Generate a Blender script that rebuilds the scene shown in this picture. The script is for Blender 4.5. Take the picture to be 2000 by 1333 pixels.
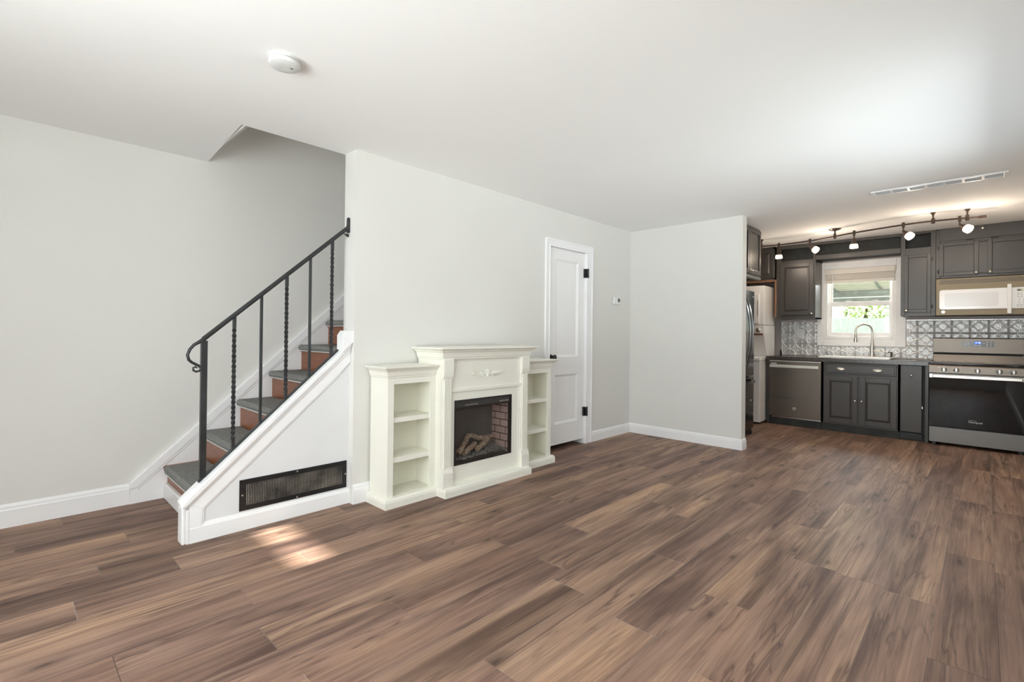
import bpy, bmesh, math, random
from mathutils import Vector, Matrix
C = bpy.context.scene
for o in list(bpy.data.objects):
    bpy.data.objects.remove(o, do_unlink=True)
random.seed(7)
COL = C.collection
R = math.radians

# ------------------------------------------------------------ camera
cd = bpy.data.cameras.new('camera'); cam = bpy.data.objects.new('camera', cd); COL.objects.link(cam)
AZ, PITCH, ROLL, FPX = R(43.9445), R(0.3011), R(0.6168), 956.23
F0 = Vector((math.cos(AZ), math.sin(AZ), 0)); R0 = Vector((math.sin(AZ), -math.cos(AZ), 0)); U0 = Vector((0, 0, 1))
F1 = F0*math.cos(PITCH) + U0*math.sin(PITCH); U1 = U0*math.cos(PITCH) - F0*math.sin(PITCH)
R2 = R0*math.cos(ROLL) + U1*math.sin(ROLL); U2 = U1*math.cos(ROLL) - R0*math.sin(ROLL)
m = Matrix((R2, U2, -F1)).transposed().to_4x4(); m.translation = Vector((0, 0, 1.18))
cam.matrix_world = m
cd.sensor_width = 36; cd.lens = FPX/2000*36; cd.shift_y = -(666.5-647.25)/2000; cd.shift_x = 0
cd.clip_start = 0.02; cd.clip_end = 200
C.camera = cam

# ------------------------------------------------------------ world, sun, daylight, added fill lamps, exposure
w = bpy.data.worlds.new('sky'); C.world = w; w.use_nodes = True
bg = w.node_tree.nodes['Background']; bg.inputs[0].default_value = (0.80, 0.90, 1.0, 1); bg.inputs[1].default_value = 2.4
sd = bpy.data.lights.new('sun', 'SUN'); sun = bpy.data.objects.new('sun', sd); COL.objects.link(sun)
sd.energy = 24; sd.angle = R(1.6); sd.color = (1, 0.95, 0.92)
SUND = Vector((2.62, -0.34, -1.72)); sun.rotation_euler = SUND.to_track_quat('-Z', 'Y').to_euler()
def area(name, loc, target, sx, sy, energy, color):
    d = bpy.data.lights.new(name, 'AREA'); d.shape = 'RECTANGLE'; d.size = sx; d.size_y = sy; d.energy = energy; d.color = color
    o = bpy.data.objects.new(name, d); COL.objects.link(o); o.location = loc
    o.rotation_euler = (Vector(target)-Vector(loc)).to_track_quat('-Z', 'Y').to_euler(); return o
area('window_skylight', (-1.46, 1.05, 1.35), (2, 1.6, 1.45), 2.0, 1.5, 97, (0.95, 0.98, 1.0))
area('added_ceiling_fill', (-3.7, 1.05, 0.15), (1.5, 1.3, 2.4), 3.8, 1.2, 205, (0.97, 0.98, 1.0))  # added lamp outside the front window, aimed up to brighten the ceiling
area('added_side_fill', (3.7, -3.2, 0.1), (3.7, 0.5, 2.0), 5.0, 1.6, 262, (0.95, 0.98, 1.0))  # unseen lamp added beyond the right wall as room fill
area('added_stairwell_fill', (5.25, 3.7, 4.2), (1.5, 3.9, 2.6), 0.8, 0.9, 14, (1.0, 0.98, 0.95))  # faint lamp added in the stairwell to lift its dark wall
area('kitchen_window_daylight', (8.75, 1.19, 2.22), (6.6, 1.19, 1.0), 1.3, 0.5, 60, (0.95, 0.98, 1.0))
C.view_settings.view_transform = 'Standard'; C.view_settings.look = 'None'
C.view_settings.exposure = 0.05; C.view_settings.gamma = 1.0; C.view_settings.use_curve_mapping = False
C.cycles.max_bounces = 14; C.cycles.diffuse_bounces = 8; C.cycles.transparent_max_bounces = 12

# ------------------------------------------------------------ materials
def new_mat(name):
    mt = bpy.data.materials.new(name); mt.use_nodes = True
    nt = mt.node_tree; return mt, nt, nt.nodes['Principled BSDF']
def N(nt, t, **kw):
    n = nt.nodes.new(t)
    for k, v in kw.items():
        if k in ('op',): n.operation = v
        elif hasattr(n, k) and k not in n.inputs: setattr(n, k, v)
    return n
def setin(n, d):
    for k, v in d.items(): n.inputs[k].default_value = v
def mat(name, col, rough=0.5, metal=0.0, var=0.03, scale=6.0, bump=0.0, bscale=60.0, spec=0.5, stretch=None, coat=0.0):
    mt, nt, b = new_mat(name)
    L = nt.links.new
    tc = nt.nodes.new('ShaderNodeTexCoord'); src = tc.outputs['Object']
    if stretch:
        mp = nt.nodes.new('ShaderNodeMapping'); mp.inputs['Scale'].default_value = stretch; L(src, mp.inputs[0]); src = mp.outputs[0]
    nz = nt.nodes.new('ShaderNodeTexNoise'); nz.inputs['Scale'].default_value = scale; nz.inputs['Detail'].default_value = 4
    L(src, nz.inputs['Vector'])
    rp = nt.nodes.new('ShaderNodeValToRGB')
    c0 = [max(0, x*(1-var)) for x in col]; c1 = [min(1, x*(1+var)) for x in col]
    rp.color_ramp.elements[0].position = 0.35; rp.color_ramp.elements[1].position = 0.65
    rp.color_ramp.elements[0].color = (*c0, 1); rp.color_ramp.elements[1].color = (*c1, 1)
    L(nz.outputs['Fac'], rp.inputs[0]); L(rp.outputs[0], b.inputs['Base Color'])
    setin(b, {'Roughness': rough, 'Metallic': metal, 'Specular IOR Level': spec, 'Coat Weight': coat})
    if bump:
        n2 = nt.nodes.new('ShaderNodeTexNoise'); n2.inputs['Scale'].default_value = bscale; n2.inputs['Detail'].default_value = 3
        L(src, n2.inputs['Vector'])
        bp = nt.nodes.new('ShaderNodeBump'); bp.inputs['Strength'].default_value = bump; bp.inputs['Distance'].default_value = 0.003
        L(n2.outputs['Fac'], bp.inputs['Height']); L(bp.outputs[0], b.inputs['Normal'])
    return mt
def emit(name, col, s, base=(0.8, 0.8, 0.8)):
    mt, nt, b = new_mat(name)
    b.inputs['Base Color'].default_value = (*base, 1); b.inputs['Emission Color'].default_value = (*col, 1); b.inputs['Emission Strength'].default_value = s
    return mt
def glass(name, tint=(1, 1, 1), gl=0.10, rough=0.02):
    mt = bpy.data.materials.new(name); mt.use_nodes = True; nt = mt.node_tree; nt.nodes.clear()
    out = nt.nodes.new('ShaderNodeOutputMaterial'); mx = nt.nodes.new('ShaderNodeMixShader')
    tr = nt.nodes.new('ShaderNodeBsdfTransparent'); tr.inputs[0].default_value = (*tint, 1)
    g = nt.nodes.new('ShaderNodeBsdfGlossy'); g.inputs['Roughness'].default_value = rough
    lw = nt.nodes.new('ShaderNodeLayerWeight'); lw.inputs['Blend'].default_value = 0.25
    mu = nt.nodes.new('ShaderNodeMath'); mu.operation = 'MULTIPLY_ADD'; mu.inputs[1].default_value = gl*4; mu.inputs[2].default_value = gl*0.4
    nt.links.new(lw.outputs['Facing'], mu.inputs[0]); nt.links.new(mu.outputs[0], mx.inputs[0])
    nt.links.new(tr.outputs[0], mx.inputs[1]); nt.links.new(g.outputs[0], mx.inputs[2]); nt.links.new(mx.outputs[0], out.inputs[0])
    return mt

def floor_mat():
    mt, nt, b = new_mat('walnut_planks'); L = nt.links.new
    uv = nt.nodes.new('ShaderNodeUVMap'); uv.uv_map = 'grain'
    ue = nt.nodes.new('ShaderNodeUVMap'); ue.uv_map = 'edge'
    at = nt.nodes.new('ShaderNodeAttribute'); at.attribute_name = 'rnd'
    sp = nt.nodes.new('ShaderNodeSeparateColor'); L(at.outputs['Color'], sp.inputs[0])
    def mapped(sx, sy):
        mp = nt.nodes.new('ShaderNodeMapping'); mp.inputs['Scale'].default_value = (sx, sy, 1); L(uv.outputs[0], mp.inputs[0]); return mp.outputs[0]
    def noise(v, sc=1, det=5, rough=0.55, dist=0):
        n = nt.nodes.new('ShaderNodeTexNoise'); setin(n, {'Scale': sc, 'Detail': det, 'Roughness': rough, 'Distortion': dist}); L(v, n.inputs['Vector']); return n.outputs['Fac']
    def ramp(f, stops):
        r = nt.nodes.new('ShaderNodeValToRGB'); e = r.color_ramp.elements
        while len(e) < len(stops): e.new(0.5)
        for i, (p, c) in enumerate(stops): e[i].position = p; e[i].color = (*c, 1) if len(c) == 3 else c
        L(f, r.inputs[0]); return r.outputs[0]
    def mixc(f, a, c, bt='MIX'):
        mx = nt.nodes.new('ShaderNodeMix'); mx.data_type = 'RGBA'; mx.blend_type = bt
        if isinstance(f, float): mx.inputs[0].default_value = f
        else: L(f, mx.inputs[0])
        for i, x in ((6, a), (7, c)):
            if isinstance(x, tuple): mx.inputs[i].default_value = (*x, 1)
            else: L(x, mx.inputs[i])
        return mx.outputs[2]
    def mth(op, a, c=None):
        n = nt.nodes.new('ShaderNodeMath'); n.operation = op
        for i, x in ((0, a), (1, c)):
            if x is None: continue
            if isinstance(x, (int, float)): n.inputs[i].default_value = x
            else: L(x, n.inputs[i])
        return n.outputs[0]
    # cathedral-like bands: a stretched, distorted noise
    g1 = noise(mapped(0.55, 8.5), 1.6, 6, 0.6, 0.9)
    base = ramp(g1, [(0.28, (0.128, 0.078, 0.063)), (0.43, (0.228, 0.145, 0.113)), (0.56, (0.305, 0.197, 0.150)), (0.72, (0.405, 0.275, 0.196))])
    g2 = noise(mapped(0.6, 3.2), 1.3, 4, 0.5, 0.6)
    cloud = ramp(g2, [(0.36, (0.46, 0.43, 0.43)), (0.50, (1, 1, 1)), (0.72, (1.26, 1.22, 1.10))])
    base = mixc(0.75, base, cloud, 'MULTIPLY')
    tone = ramp(sp.outputs[0], [(0, (0.72, 0.68, 0.68)), (0.35, (0.95, 0.92, 0.92)), (0.7, (1.1, 1.06, 1.0)), (1, (1.22, 1.24, 1.12))])
    base = mixc(0.8, base, tone, 'MULTIPLY')
    fine = ramp(noise(mapped(1.3, 95), 1.0, 4, 0.65), [(0.35, (0.66, 0.63, 0.62)), (0.62, (1.16, 1.16, 1.15))])
    base = mixc(0.55, base, fine, 'MULTIPLY')
    streak = ramp(noise(mapped(1.3, 38), 1.0, 3, 0.5, 0.3), [(0.62, (0, 0, 0)), (0.74, (1, 1, 1))])
    base = mixc(mth('MULTIPLY', streak, 0.30), base, (0.44, 0.32, 0.24))
    # growth-ring contour lines, long and wavy along the plank
    rn = noise(mapped(0.34, 4.4), 1.25, 4, 0.55, 0.5)
    ring = mth('PINGPONG', mth('MULTIPLY', rn, 13.0), 0.5)
    rline = ramp(ring, [(0.0, (1, 1, 1)), (0.13, (0.25, 0.25, 0.25)), (0.30, (0, 0, 0))])
    rmask = ramp(noise(mapped(0.8, 3.0), 1.7, 2), [(0.42, (0, 0, 0)), (0.60, (1, 1, 1))])
    base = mixc(mth('MULTIPLY', mth('MULTIPLY', rline, rmask), 0.75), base, (0.085, 0.048, 0.038))
    vein = ramp(noise(mapped(0.42, 24), 1.4, 5, 0.6, 0.8), [(0.60, (0, 0, 0)), (0.68, (1, 1, 1))])
    base = mixc(mth('MULTIPLY', vein, 0.60), base, (0.090, 0.053, 0.043))
    # knots
    vo = nt.nodes.new('ShaderNodeTexVoronoi'); vo.voronoi_dimensions = '2D'; vo.inputs['Scale'].default_value = 1.0; L(mapped(1.5, 4.2), vo.inputs['Vector'])
    kd = mth('ADD', vo.outputs['Distance'], mth('MULTIPLY', noise(mapped(9, 30), 1, 2), 0.10))
    knot = ramp(kd, [(0.05, (1, 1, 1)), (0.11, (0.35, 0.35, 0.35)), (0.22, (0, 0, 0))])
    vc = nt.nodes.new('ShaderNodeSeparateColor'); L(vo.outputs['Color'], vc.inputs[0])
    kf = mth('MULTIPLY', knot, mth('GREATER_THAN', vc.outputs[0], 0.55))
    base = mixc(mth('MULTIPLY', kf, 0.8), base, (0.030, 0.019, 0.015))
    # joints
    se = nt.nodes.new('ShaderNodeSeparateXYZ'); L(ue.outputs[0], se.inputs[0])
    du = mth('MINIMUM', se.outputs[0], mth('SUBTRACT', 1.235, se.outputs[0]))
    dv = mth('MINIMUM', se.outputs[1], mth('SUBTRACT', 0.192, se.outputs[1]))
    ju = mth('LESS_THAN', du, 0.0013); jv = mth('LESS_THAN', dv, 0.0010)
    lite = mth('GREATER_THAN', sp.outputs[1], 0.45)
    jc = mixc(lite, (0.04, 0.026, 0.022), (0.34, 0.28, 0.24))
    base = mixc(mth('MULTIPLY', mth('MAXIMUM', ju, jv), 0.75), base, jc)
    L(base, b.inputs['Base Color'])
    rr = nt.nodes.new('ShaderNodeMapRange'); setin(rr, {'To Min': 0.42, 'To Max': 0.56}); L(noise(mapped(2, 12), 1.5, 3), rr.inputs[0]); L(rr.outputs[0], b.inputs['Roughness'])
    b.inputs['Specular IOR Level'].default_value = 0.20
    bp = nt.nodes.new('ShaderNodeBump'); bp.inputs['Strength'].default_value = 0.12; bp.inputs['Distance'].default_value = 0.002
    L(noise(mapped(3, 90), 1, 3), bp.inputs['Height']); L(bp.outputs[0], b.inputs['Normal'])
    return mt
def wood_mat(name, c0, c1, stretch, rough=0.4, dist=1.5):
    mt, nt, b = new_mat(name); L = nt.links.new
    tc = nt.nodes.new('ShaderNodeTexCoord'); mp = nt.nodes.new('ShaderNodeMapping'); mp.inputs['Scale'].default_value = stretch
    L(tc.outputs['Object'], mp.inputs[0])
    n = nt.nodes.new('ShaderNodeTexNoise'); setin(n, {'Scale': 2.0, 'Detail': 6, 'Distortion': dist}); L(mp.outputs[0], n.inputs['Vector'])
    r = nt.nodes.new('ShaderNodeValToRGB'); r.color_ramp.elements[0].position = 0.3; r.color_ramp.elements[1].position = 0.7
    r.color_ramp.elements[0].color = (*c0, 1); r.color_ramp.elements[1].color = (*c1, 1)
    L(n.outputs['Fac'], r.inputs[0]); L(r.outputs[0], b.inputs['Base Color']); b.inputs['Roughness'].default_value = rough
    return mt
def brick_mat():
    mt, nt, b = new_mat('pink_firebrick'); L = nt.links.new
    tc = nt.nodes.new('ShaderNodeTexCoord'); mp = nt.nodes.new('ShaderNodeMapping')
    sx = nt.nodes.new('ShaderNodeSeparateXYZ'); cx = nt.nodes.new('ShaderNodeCombineXYZ')
    L(tc.outputs['Object'], sx.inputs[0]); L(sx.outputs['Y'], cx.inputs['X']); L(sx.outputs['Z'], cx.inputs['Y'])
    br = nt.nodes.new('ShaderNodeTexBrick'); setin(br, {'Scale': 1.0, 'Mortar Size': 0.004, 'Brick Width': 0.125, 'Row Height': 0.058,
        'Color1': (0.60, 0.42, 0.38, 1), 'Color2': (0.52, 0.36, 0.33, 1), 'Mortar': (0.055, 0.03, 0.027, 1)})
    L(cx.outputs[0], br.inputs['Vector']); L(br.outputs['Color'], b.inputs['Base Color']); b.inputs['Roughness'].default_value = 0.8
    return mt
def carpet_mat():
    mt, nt, b = new_mat('grey_carpet'); L = nt.links.new
    tc = nt.nodes.new('ShaderNodeTexCoord')
    mp = nt.nodes.new('ShaderNodeMapping'); mp.inputs['Scale'].default_value = (60, 260, 120); L(tc.outputs['Object'], mp.inputs[0])
    n = nt.nodes.new('ShaderNodeTexNoise'); setin(n, {'Scale': 1.0, 'Detail': 4, 'Roughness': 0.7}); L(mp.outputs[0], n.inputs['Vector'])
    r = nt.nodes.new('ShaderNodeValToRGB'); r.color_ramp.elements[0].position = 0.3; r.color_ramp.elements[1].position = 0.72
    r.color_ramp.elements[0].color = (0.11, 0.11, 0.106, 1); r.color_ramp.elements[1].color = (0.38, 0.38, 0.37, 1)
    L(n.outputs['Fac'], r.inputs[0]); L(r.outputs[0], b.inputs['Base Color']); setin(b, {'Roughness': 0.95, 'Specular IOR Level': 0.1})
    bp = nt.nodes.new('ShaderNodeBump'); bp.inputs['Strength'].default_value = 0.6; bp.inputs['Distance'].default_value = 0.004
    L(n.outputs['Fac'], bp.inputs['Height']); L(bp.outputs[0], b.inputs['Normal'])
    return mt

M = {}
M['wall'] = mat('wall_paint', (0.735, 0.728, 0.700), 0.62, var=0.008, scale=1.5, bump=0.05, bscale=120, spec=0.3)
M['ceil'] = mat('ceiling_paint', (0.90, 0.90, 0.895), 0.8, var=0.006, scale=1.5, spec=0.2)
M['kwall'] = mat('kitchen_wall_paint', (0.47, 0.42, 0.40), 0.6, var=0.02)
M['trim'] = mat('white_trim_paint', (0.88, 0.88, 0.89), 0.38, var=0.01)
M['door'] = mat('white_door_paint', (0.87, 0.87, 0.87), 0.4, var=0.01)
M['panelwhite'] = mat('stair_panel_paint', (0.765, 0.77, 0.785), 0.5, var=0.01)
M['floor'] = floor_mat()
M['riser'] = wood_mat('reddish_stair_wood', (0.17, 0.052, 0.019), (0.33, 0.110, 0.038), (3, 3, 30), 0.32)
M['carpet'] = carpet_mat()
M['binding'] = mat('carpet_binding', (0.62, 0.62, 0.62), 0.8)
M['iron'] = mat('wrought_iron', (0.048, 0.050, 0.052), 0.38, metal=0.6, var=0.2)
M['cream'] = mat('cream_paint', (0.845, 0.835, 0.755), 0.42, var=0.012)
M['creamdark'] = mat('cream_interior', (0.82, 0.81, 0.71), 0.5, var=0.012)
M['blk'] = mat('black_metal', (0.012, 0.012, 0.013), 0.35, var=0.2)
M['blkmat'] = mat('black_matte', (0.018, 0.018, 0.018), 0.7, var=0.2)
M['firebox'] = mat('firebox_grey', (0.13, 0.13, 0.12), 0.6, var=0.1)
M['ember'] = mat('ember_bed_grey', (0.19, 0.19, 0.18), 0.9, var=0.6, scale=50, bump=0.8, bscale=60)
M['log'] = wood_mat('ceramic_log', (0.13, 0.08, 0.05), (0.58, 0.45, 0.33), (22, 40, 40), 0.85, 0.6)
M['brick'] = brick_mat()
M['fireglass'] = glass('firebox_glass', (0.88, 0.88, 0.88), 0.06)
M['pane'] = glass('window_pane', (0.95, 0.97, 0.96), 0.05)
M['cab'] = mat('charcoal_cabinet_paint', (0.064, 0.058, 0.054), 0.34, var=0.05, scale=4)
M['cabline'] = mat('cabinet_panel_line', (0.018, 0.015, 0.014), 0.5)
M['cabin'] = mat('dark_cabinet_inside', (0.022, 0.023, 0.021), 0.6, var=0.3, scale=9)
M['nickel'] = mat('satin_nickel', (0.72, 0.68, 0.62), 0.28, metal=1.0)
M['slate'] = mat('slate_steel', (0.195, 0.165, 0.138), 0.36, metal=0.7, var=0.04, stretch=(1, 1, 60), spec=0.5)
M['slate2'] = mat('slate_steel_brown', (0.235, 0.185, 0.115), 0.42, metal=0.25, var=0.04, stretch=(1, 1, 60))
M['steel'] = mat('brushed_steel', (0.62, 0.60, 0.57), 0.27, metal=1.0, var=0.04, stretch=(1, 1, 60))
M['brightsteel'] = mat('pale_steel', (0.82, 0.81, 0.78), 0.3, metal=0.35)
M['dksteel'] = mat('dark_brushed_steel', (0.20, 0.19, 0.18), 0.34, metal=0.8, var=0.04, stretch=(1, 1, 60))
M['blkglass'] = mat('black_oven_glass', (0.004, 0.004, 0.005), 0.03, var=0.1, spec=0.5, coat=0.0)
M['blkstain'] = mat('black_stainless', (0.022, 0.020, 0.019), 0.18, metal=0.3, var=0.05)
M['fridgehandle'] = mat('black_steel_handle', (0.20, 0.20, 0.205), 0.18, metal=0.9)
M['appl'] = mat('white_enamel', (0.90, 0.895, 0.885), 0.25, var=0.008)
M['applshade'] = mat('white_microwave_door', (0.92, 0.925, 0.94), 0.16, var=0.01, coat=0.3)
M['applwin'] = mat('microwave_window', (0.80, 0.815, 0.835), 0.14, var=0.01)
M['counter'] = mat('dark_laminate_counter', (0.075, 0.065, 0.06), 0.22, var=0.45, scale=70)
M['sink'] = mat('white_sink', (0.88, 0.87, 0.86), 0.2)
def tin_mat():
    mt, nt, b = new_mat('relief_graded_pressed_tin'); L = nt.links.new
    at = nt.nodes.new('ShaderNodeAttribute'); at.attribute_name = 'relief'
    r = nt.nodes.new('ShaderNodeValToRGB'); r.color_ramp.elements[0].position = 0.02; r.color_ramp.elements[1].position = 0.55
    r.color_ramp.elements[0].color = (0.40, 0.39, 0.385, 1); r.color_ramp.elements[1].color = (0.93, 0.92, 0.91, 1)  # base colour darker grey in the recesses, paler on the ridges
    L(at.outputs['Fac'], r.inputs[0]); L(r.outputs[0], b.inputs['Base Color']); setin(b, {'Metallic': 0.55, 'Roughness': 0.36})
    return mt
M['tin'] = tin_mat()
M['tinedge'] = mat('tin_edge', (0.8, 0.79, 0.78), 0.3, metal=0.7)
M['bronze'] = mat('oil_rubbed_bronze', (0.085, 0.060, 0.048), 0.35, metal=0.7, var=0.15)
M['shade'] = emit('glowing_frosted_shade', (1.0, 0.78, 0.48), 3.2)
M['plastic'] = mat('white_plastic', (0.80, 0.80, 0.79), 0.35)
M['detector'] = mat('off_white_detector_plastic', (0.66, 0.66, 0.65), 0.45)
M['greyplastic'] = mat('grey_plastic', (0.42, 0.42, 0.43), 0.5)
M['screen'] = mat('lcd_grey', (0.11, 0.11, 0.095), 0.3, var=0.1)
M['print'] = mat('grey_print', (0.25, 0.25, 0.26), 0.5)
M['printlite'] = mat('light_print', (0.75, 0.75, 0.75), 0.4)
M['disp'] = mat('dark_display', (0.05, 0.047, 0.045), 0.2)
M['blue'] = emit('blue_digits', (0.45, 0.65, 1.0), 5.0)
M['bluebg'] = emit('blue_display', (0.05, 0.12, 0.7), 1.2, base=(0.02, 0.03, 0.1))
M['amber'] = emit('amber_digits', (0.9, 0.85, 0.35), 2.0)
M['blind'] = mat('cream_blind', (0.86, 0.80, 0.72), 0.5, var=0.02)
M['vinyl'] = mat('vinyl_window', (0.90, 0.885, 0.87), 0.35)
M['ventgrey'] = mat('vent_shadow_grey', (0.50, 0.51, 0.53), 0.7)
M['oldgrille'] = mat('dusty_louver', (0.20, 0.175, 0.15), 0.6, var=0.7, scale=9)
M['fence'] = wood_mat('weathered_fence', (0.62, 0.62, 0.53), (0.78, 0.78, 0.68), (8, 8, 1), 0.8)
M['siding'] = mat('white_siding', (0.86, 0.86, 0.88), 0.6)
M['roof'] = mat('grey_shingle', (0.22, 0.22, 0.23), 0.9, var=0.3)
M['awning'] = mat('green_awning_metal', (0.30, 0.31, 0.26), 0.5, var=0.2)
M['beige'] = mat('beige_awning_sheet', (0.78, 0.70, 0.56), 0.5, var=0.1)
M['leaf'] = mat('leaf_green', (0.50, 0.58, 0.28), 0.6, var=0.5, scale=3)
M['bark'] = mat('bark', (0.16, 0.12, 0.09), 0.9, var=0.4, scale=12)
M['grass'] = mat('lawn', (0.16, 0.26, 0.08), 0.9, var=0.4, scale=8)
M['concrete'] = mat('porch_concrete', (0.55, 0.54, 0.51), 0.8, var=0.1)

# ------------------------------------------------------------ mesh builder
class B:
    def __init__(s): s.v = []; s.f = []
    def add(s, vs, fs):
        n = len(s.v); s.v += [Vector(p) for p in vs]; s.f += [tuple(i+n for i in f) for f in fs]; return s
    def box(s, x0, x1, y0, y1, z0, z1):
        vs = [(x, y, z) for x in (x0, x1) for y in (y0, y1) for z in (z0, z1)]
        return s.add(vs, [(0, 1, 3, 2), (4, 6, 7, 5), (0, 4, 5, 1), (2, 3, 7, 6), (0, 2, 6, 4), (1, 5, 7, 3)])
    def prism(s, pts, axis, a, b):
        def P(p, t): return {'x': (t, p[0], p[1]), 'y': (p[0], t, p[1]), 'z': (p[0], p[1], t)}[axis]
        n = len(pts); vs = [P(p, a) for p in pts] + [P(p, b) for p in pts]
        fs = [tuple(range(n))[::-1], tuple(range(n, 2*n))] + [(i, (i+1) % n, n+(i+1) % n, n+i) for i in range(n)]
        return s.add(vs, fs)
    def loft(s, loops, cap=True, closed=True):
        n = len(loops[0]); vs = [p for l in loops for p in l]; fs = []
        for k in range(len(loops)-1):
            for i in range(n if closed else n-1):
                j = (i+1) % n; fs.append((k*n+i, k*n+j, (k+1)*n+j, (k+1)*n+i))
        if cap: fs += [tuple(range(n))[::-1], tuple(range((len(loops)-1)*n, len(loops)*n))]
        return s.add(vs, fs)
    def lathe(s, prof, o, d=(0, 0, 1), n=20):
        d = Vector(d).normalized(); o = Vector(o); a = d.orthogonal().normalized(); b = d.cross(a)
        return s.loft([[o + d*h + (a*math.cos(2*math.pi*i/n) + b*math.sin(2*math.pi*i/n))*max(r, 1e-5) for i in range(n)] for r, h in prof])
    def cyl(s, p, q, r, n=16, r2=None):
        p = Vector(p); q = Vector(q); return s.lathe([(r, 0), (r if r2 is None else r2, (q-p).length)], p, q-p, n)
    def tube(s, path, r, n=8, flat=None):
        path = [Vector(p) for p in path]; loops = []; prev = None
        for i, p in enumerate(path):
            t = (path[min(i+1, len(path)-1)] - path[max(i-1, 0)]).normalized()
            a = t.orthogonal().normalized() if prev is None else (prev - t*prev.dot(t)).normalized()
            prev = a; b = t.cross(a); rr = r[i] if isinstance(r, (list, tuple)) else r
            loops.append([p + (a*math.cos(2*math.pi*k/n) + b*math.sin(2*math.pi*k/n))*rr for k in range(n)])
        return s.loft(loops)
    def sphere(s, c, r, n=14, m=8):
        rx, ry, rz = (r, r, r) if isinstance(r, (int, float)) else r; loops = []
        for j in range(m+1):
            t = -math.pi/2 + math.pi*j/m
            loops.append([(c[0]+rx*max(math.cos(t), 1e-4)*math.cos(2*math.pi*i/n), c[1]+ry*max(math.cos(t), 1e-4)*math.sin(2*math.pi*i/n), c[2]+rz*math.sin(t)) for i in range(n)])
        return s.loft(loops)
    def xf(s, fn): s.v = [Vector(fn(p)) for p in s.v]; return s

def wl(o):
    l = Vector((0, 0, 0))
    while o: l += Vector(o.location); o = o.parent
    return l
def part(name, b, mt, parent=None, bevel=0.0, smooth=False, label=None, seg=2):
    off = wl(parent) if parent else Vector((0, 0, 0))
    me = bpy.data.meshes.new(name); me.from_pydata([tuple(v-off) for v in b.v], [], b.f)
    bm = bmesh.new(); bm.from_mesh(me); bmesh.ops.recalc_face_normals(bm, faces=bm.faces); bm.to_mesh(me); bm.free()
    me.materials.append(mt if not isinstance(mt, str) else M[mt])
    o = bpy.data.objects.new(name, me); COL.objects.link(o)
    if parent: o.parent = parent
    if bevel:
        md = o.modifiers.new('bevel', 'BEVEL'); md.width = bevel; md.segments = seg; md.limit_method = 'ANGLE'; md.angle_limit = R(40)
    if smooth:
        for p in me.polygons: p.use_smooth = True
        try: me.set_sharp_from_angle(angle=R(38))
        except Exception: pass
    if label: o['label'] = label
    return o
def thing(name, loc, label, cat, group=None):
    o = bpy.data.objects.new(name, None); COL.objects.link(o); o.location = loc; o.empty_display_size = 0.1
    o['label'] = label; o['category'] = cat
    if group: o['group'] = group
    return o
def tag(o, label, cat, group=None, kind=None):
    o['label'] = label; o['category'] = cat
    if group: o['group'] = group
    if kind: o['kind'] = kind
    return o
def struct(name, b, mt, bevel=0.0, smooth=False):
    o = part(name, b, mt, None, bevel, smooth); o['kind'] = 'structure'; return o
def dup(root, loc, label=None, group=None):
    r = root.copy(); COL.objects.link(r); r.location = loc
    if label: r['label'] = label
    if group: r['group'] = group
    for ch in list(root.children):
        c = ch.copy(); COL.objects.link(c); c.parent = r
        for g in ch.children:
            d = g.copy(); COL.objects.link(d); d.parent = c
    return r
def text(name, s, size, o, right, up, mt, parent, depth=0.0006, align='CENTER'):
    cu = bpy.data.curves.new(name, 'FONT'); cu.body = s; cu.size = size; cu.align_x = align; cu.align_y = 'CENTER'; cu.extrude = depth
    t = bpy.data.objects.new(name+'_curve', cu); COL.objects.link(t)
    dg = bpy.context.evaluated_depsgraph_get(); dg.update()
    me0 = bpy.data.meshes.new_from_object(t.evaluated_get(dg)); bpy.data.objects.remove(t, do_unlink=True)
    r = Vector(right); u = Vector(up); n = r.cross(u); b = B()
    b.add([Vector(o) + r*v.co.x + u*v.co.y + n*v.co.z for v in me0.vertices], [tuple(p.vertices) for p in me0.polygons])
    bpy.data.meshes.remove(me0)
    return part(name, b, mt, parent)

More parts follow.
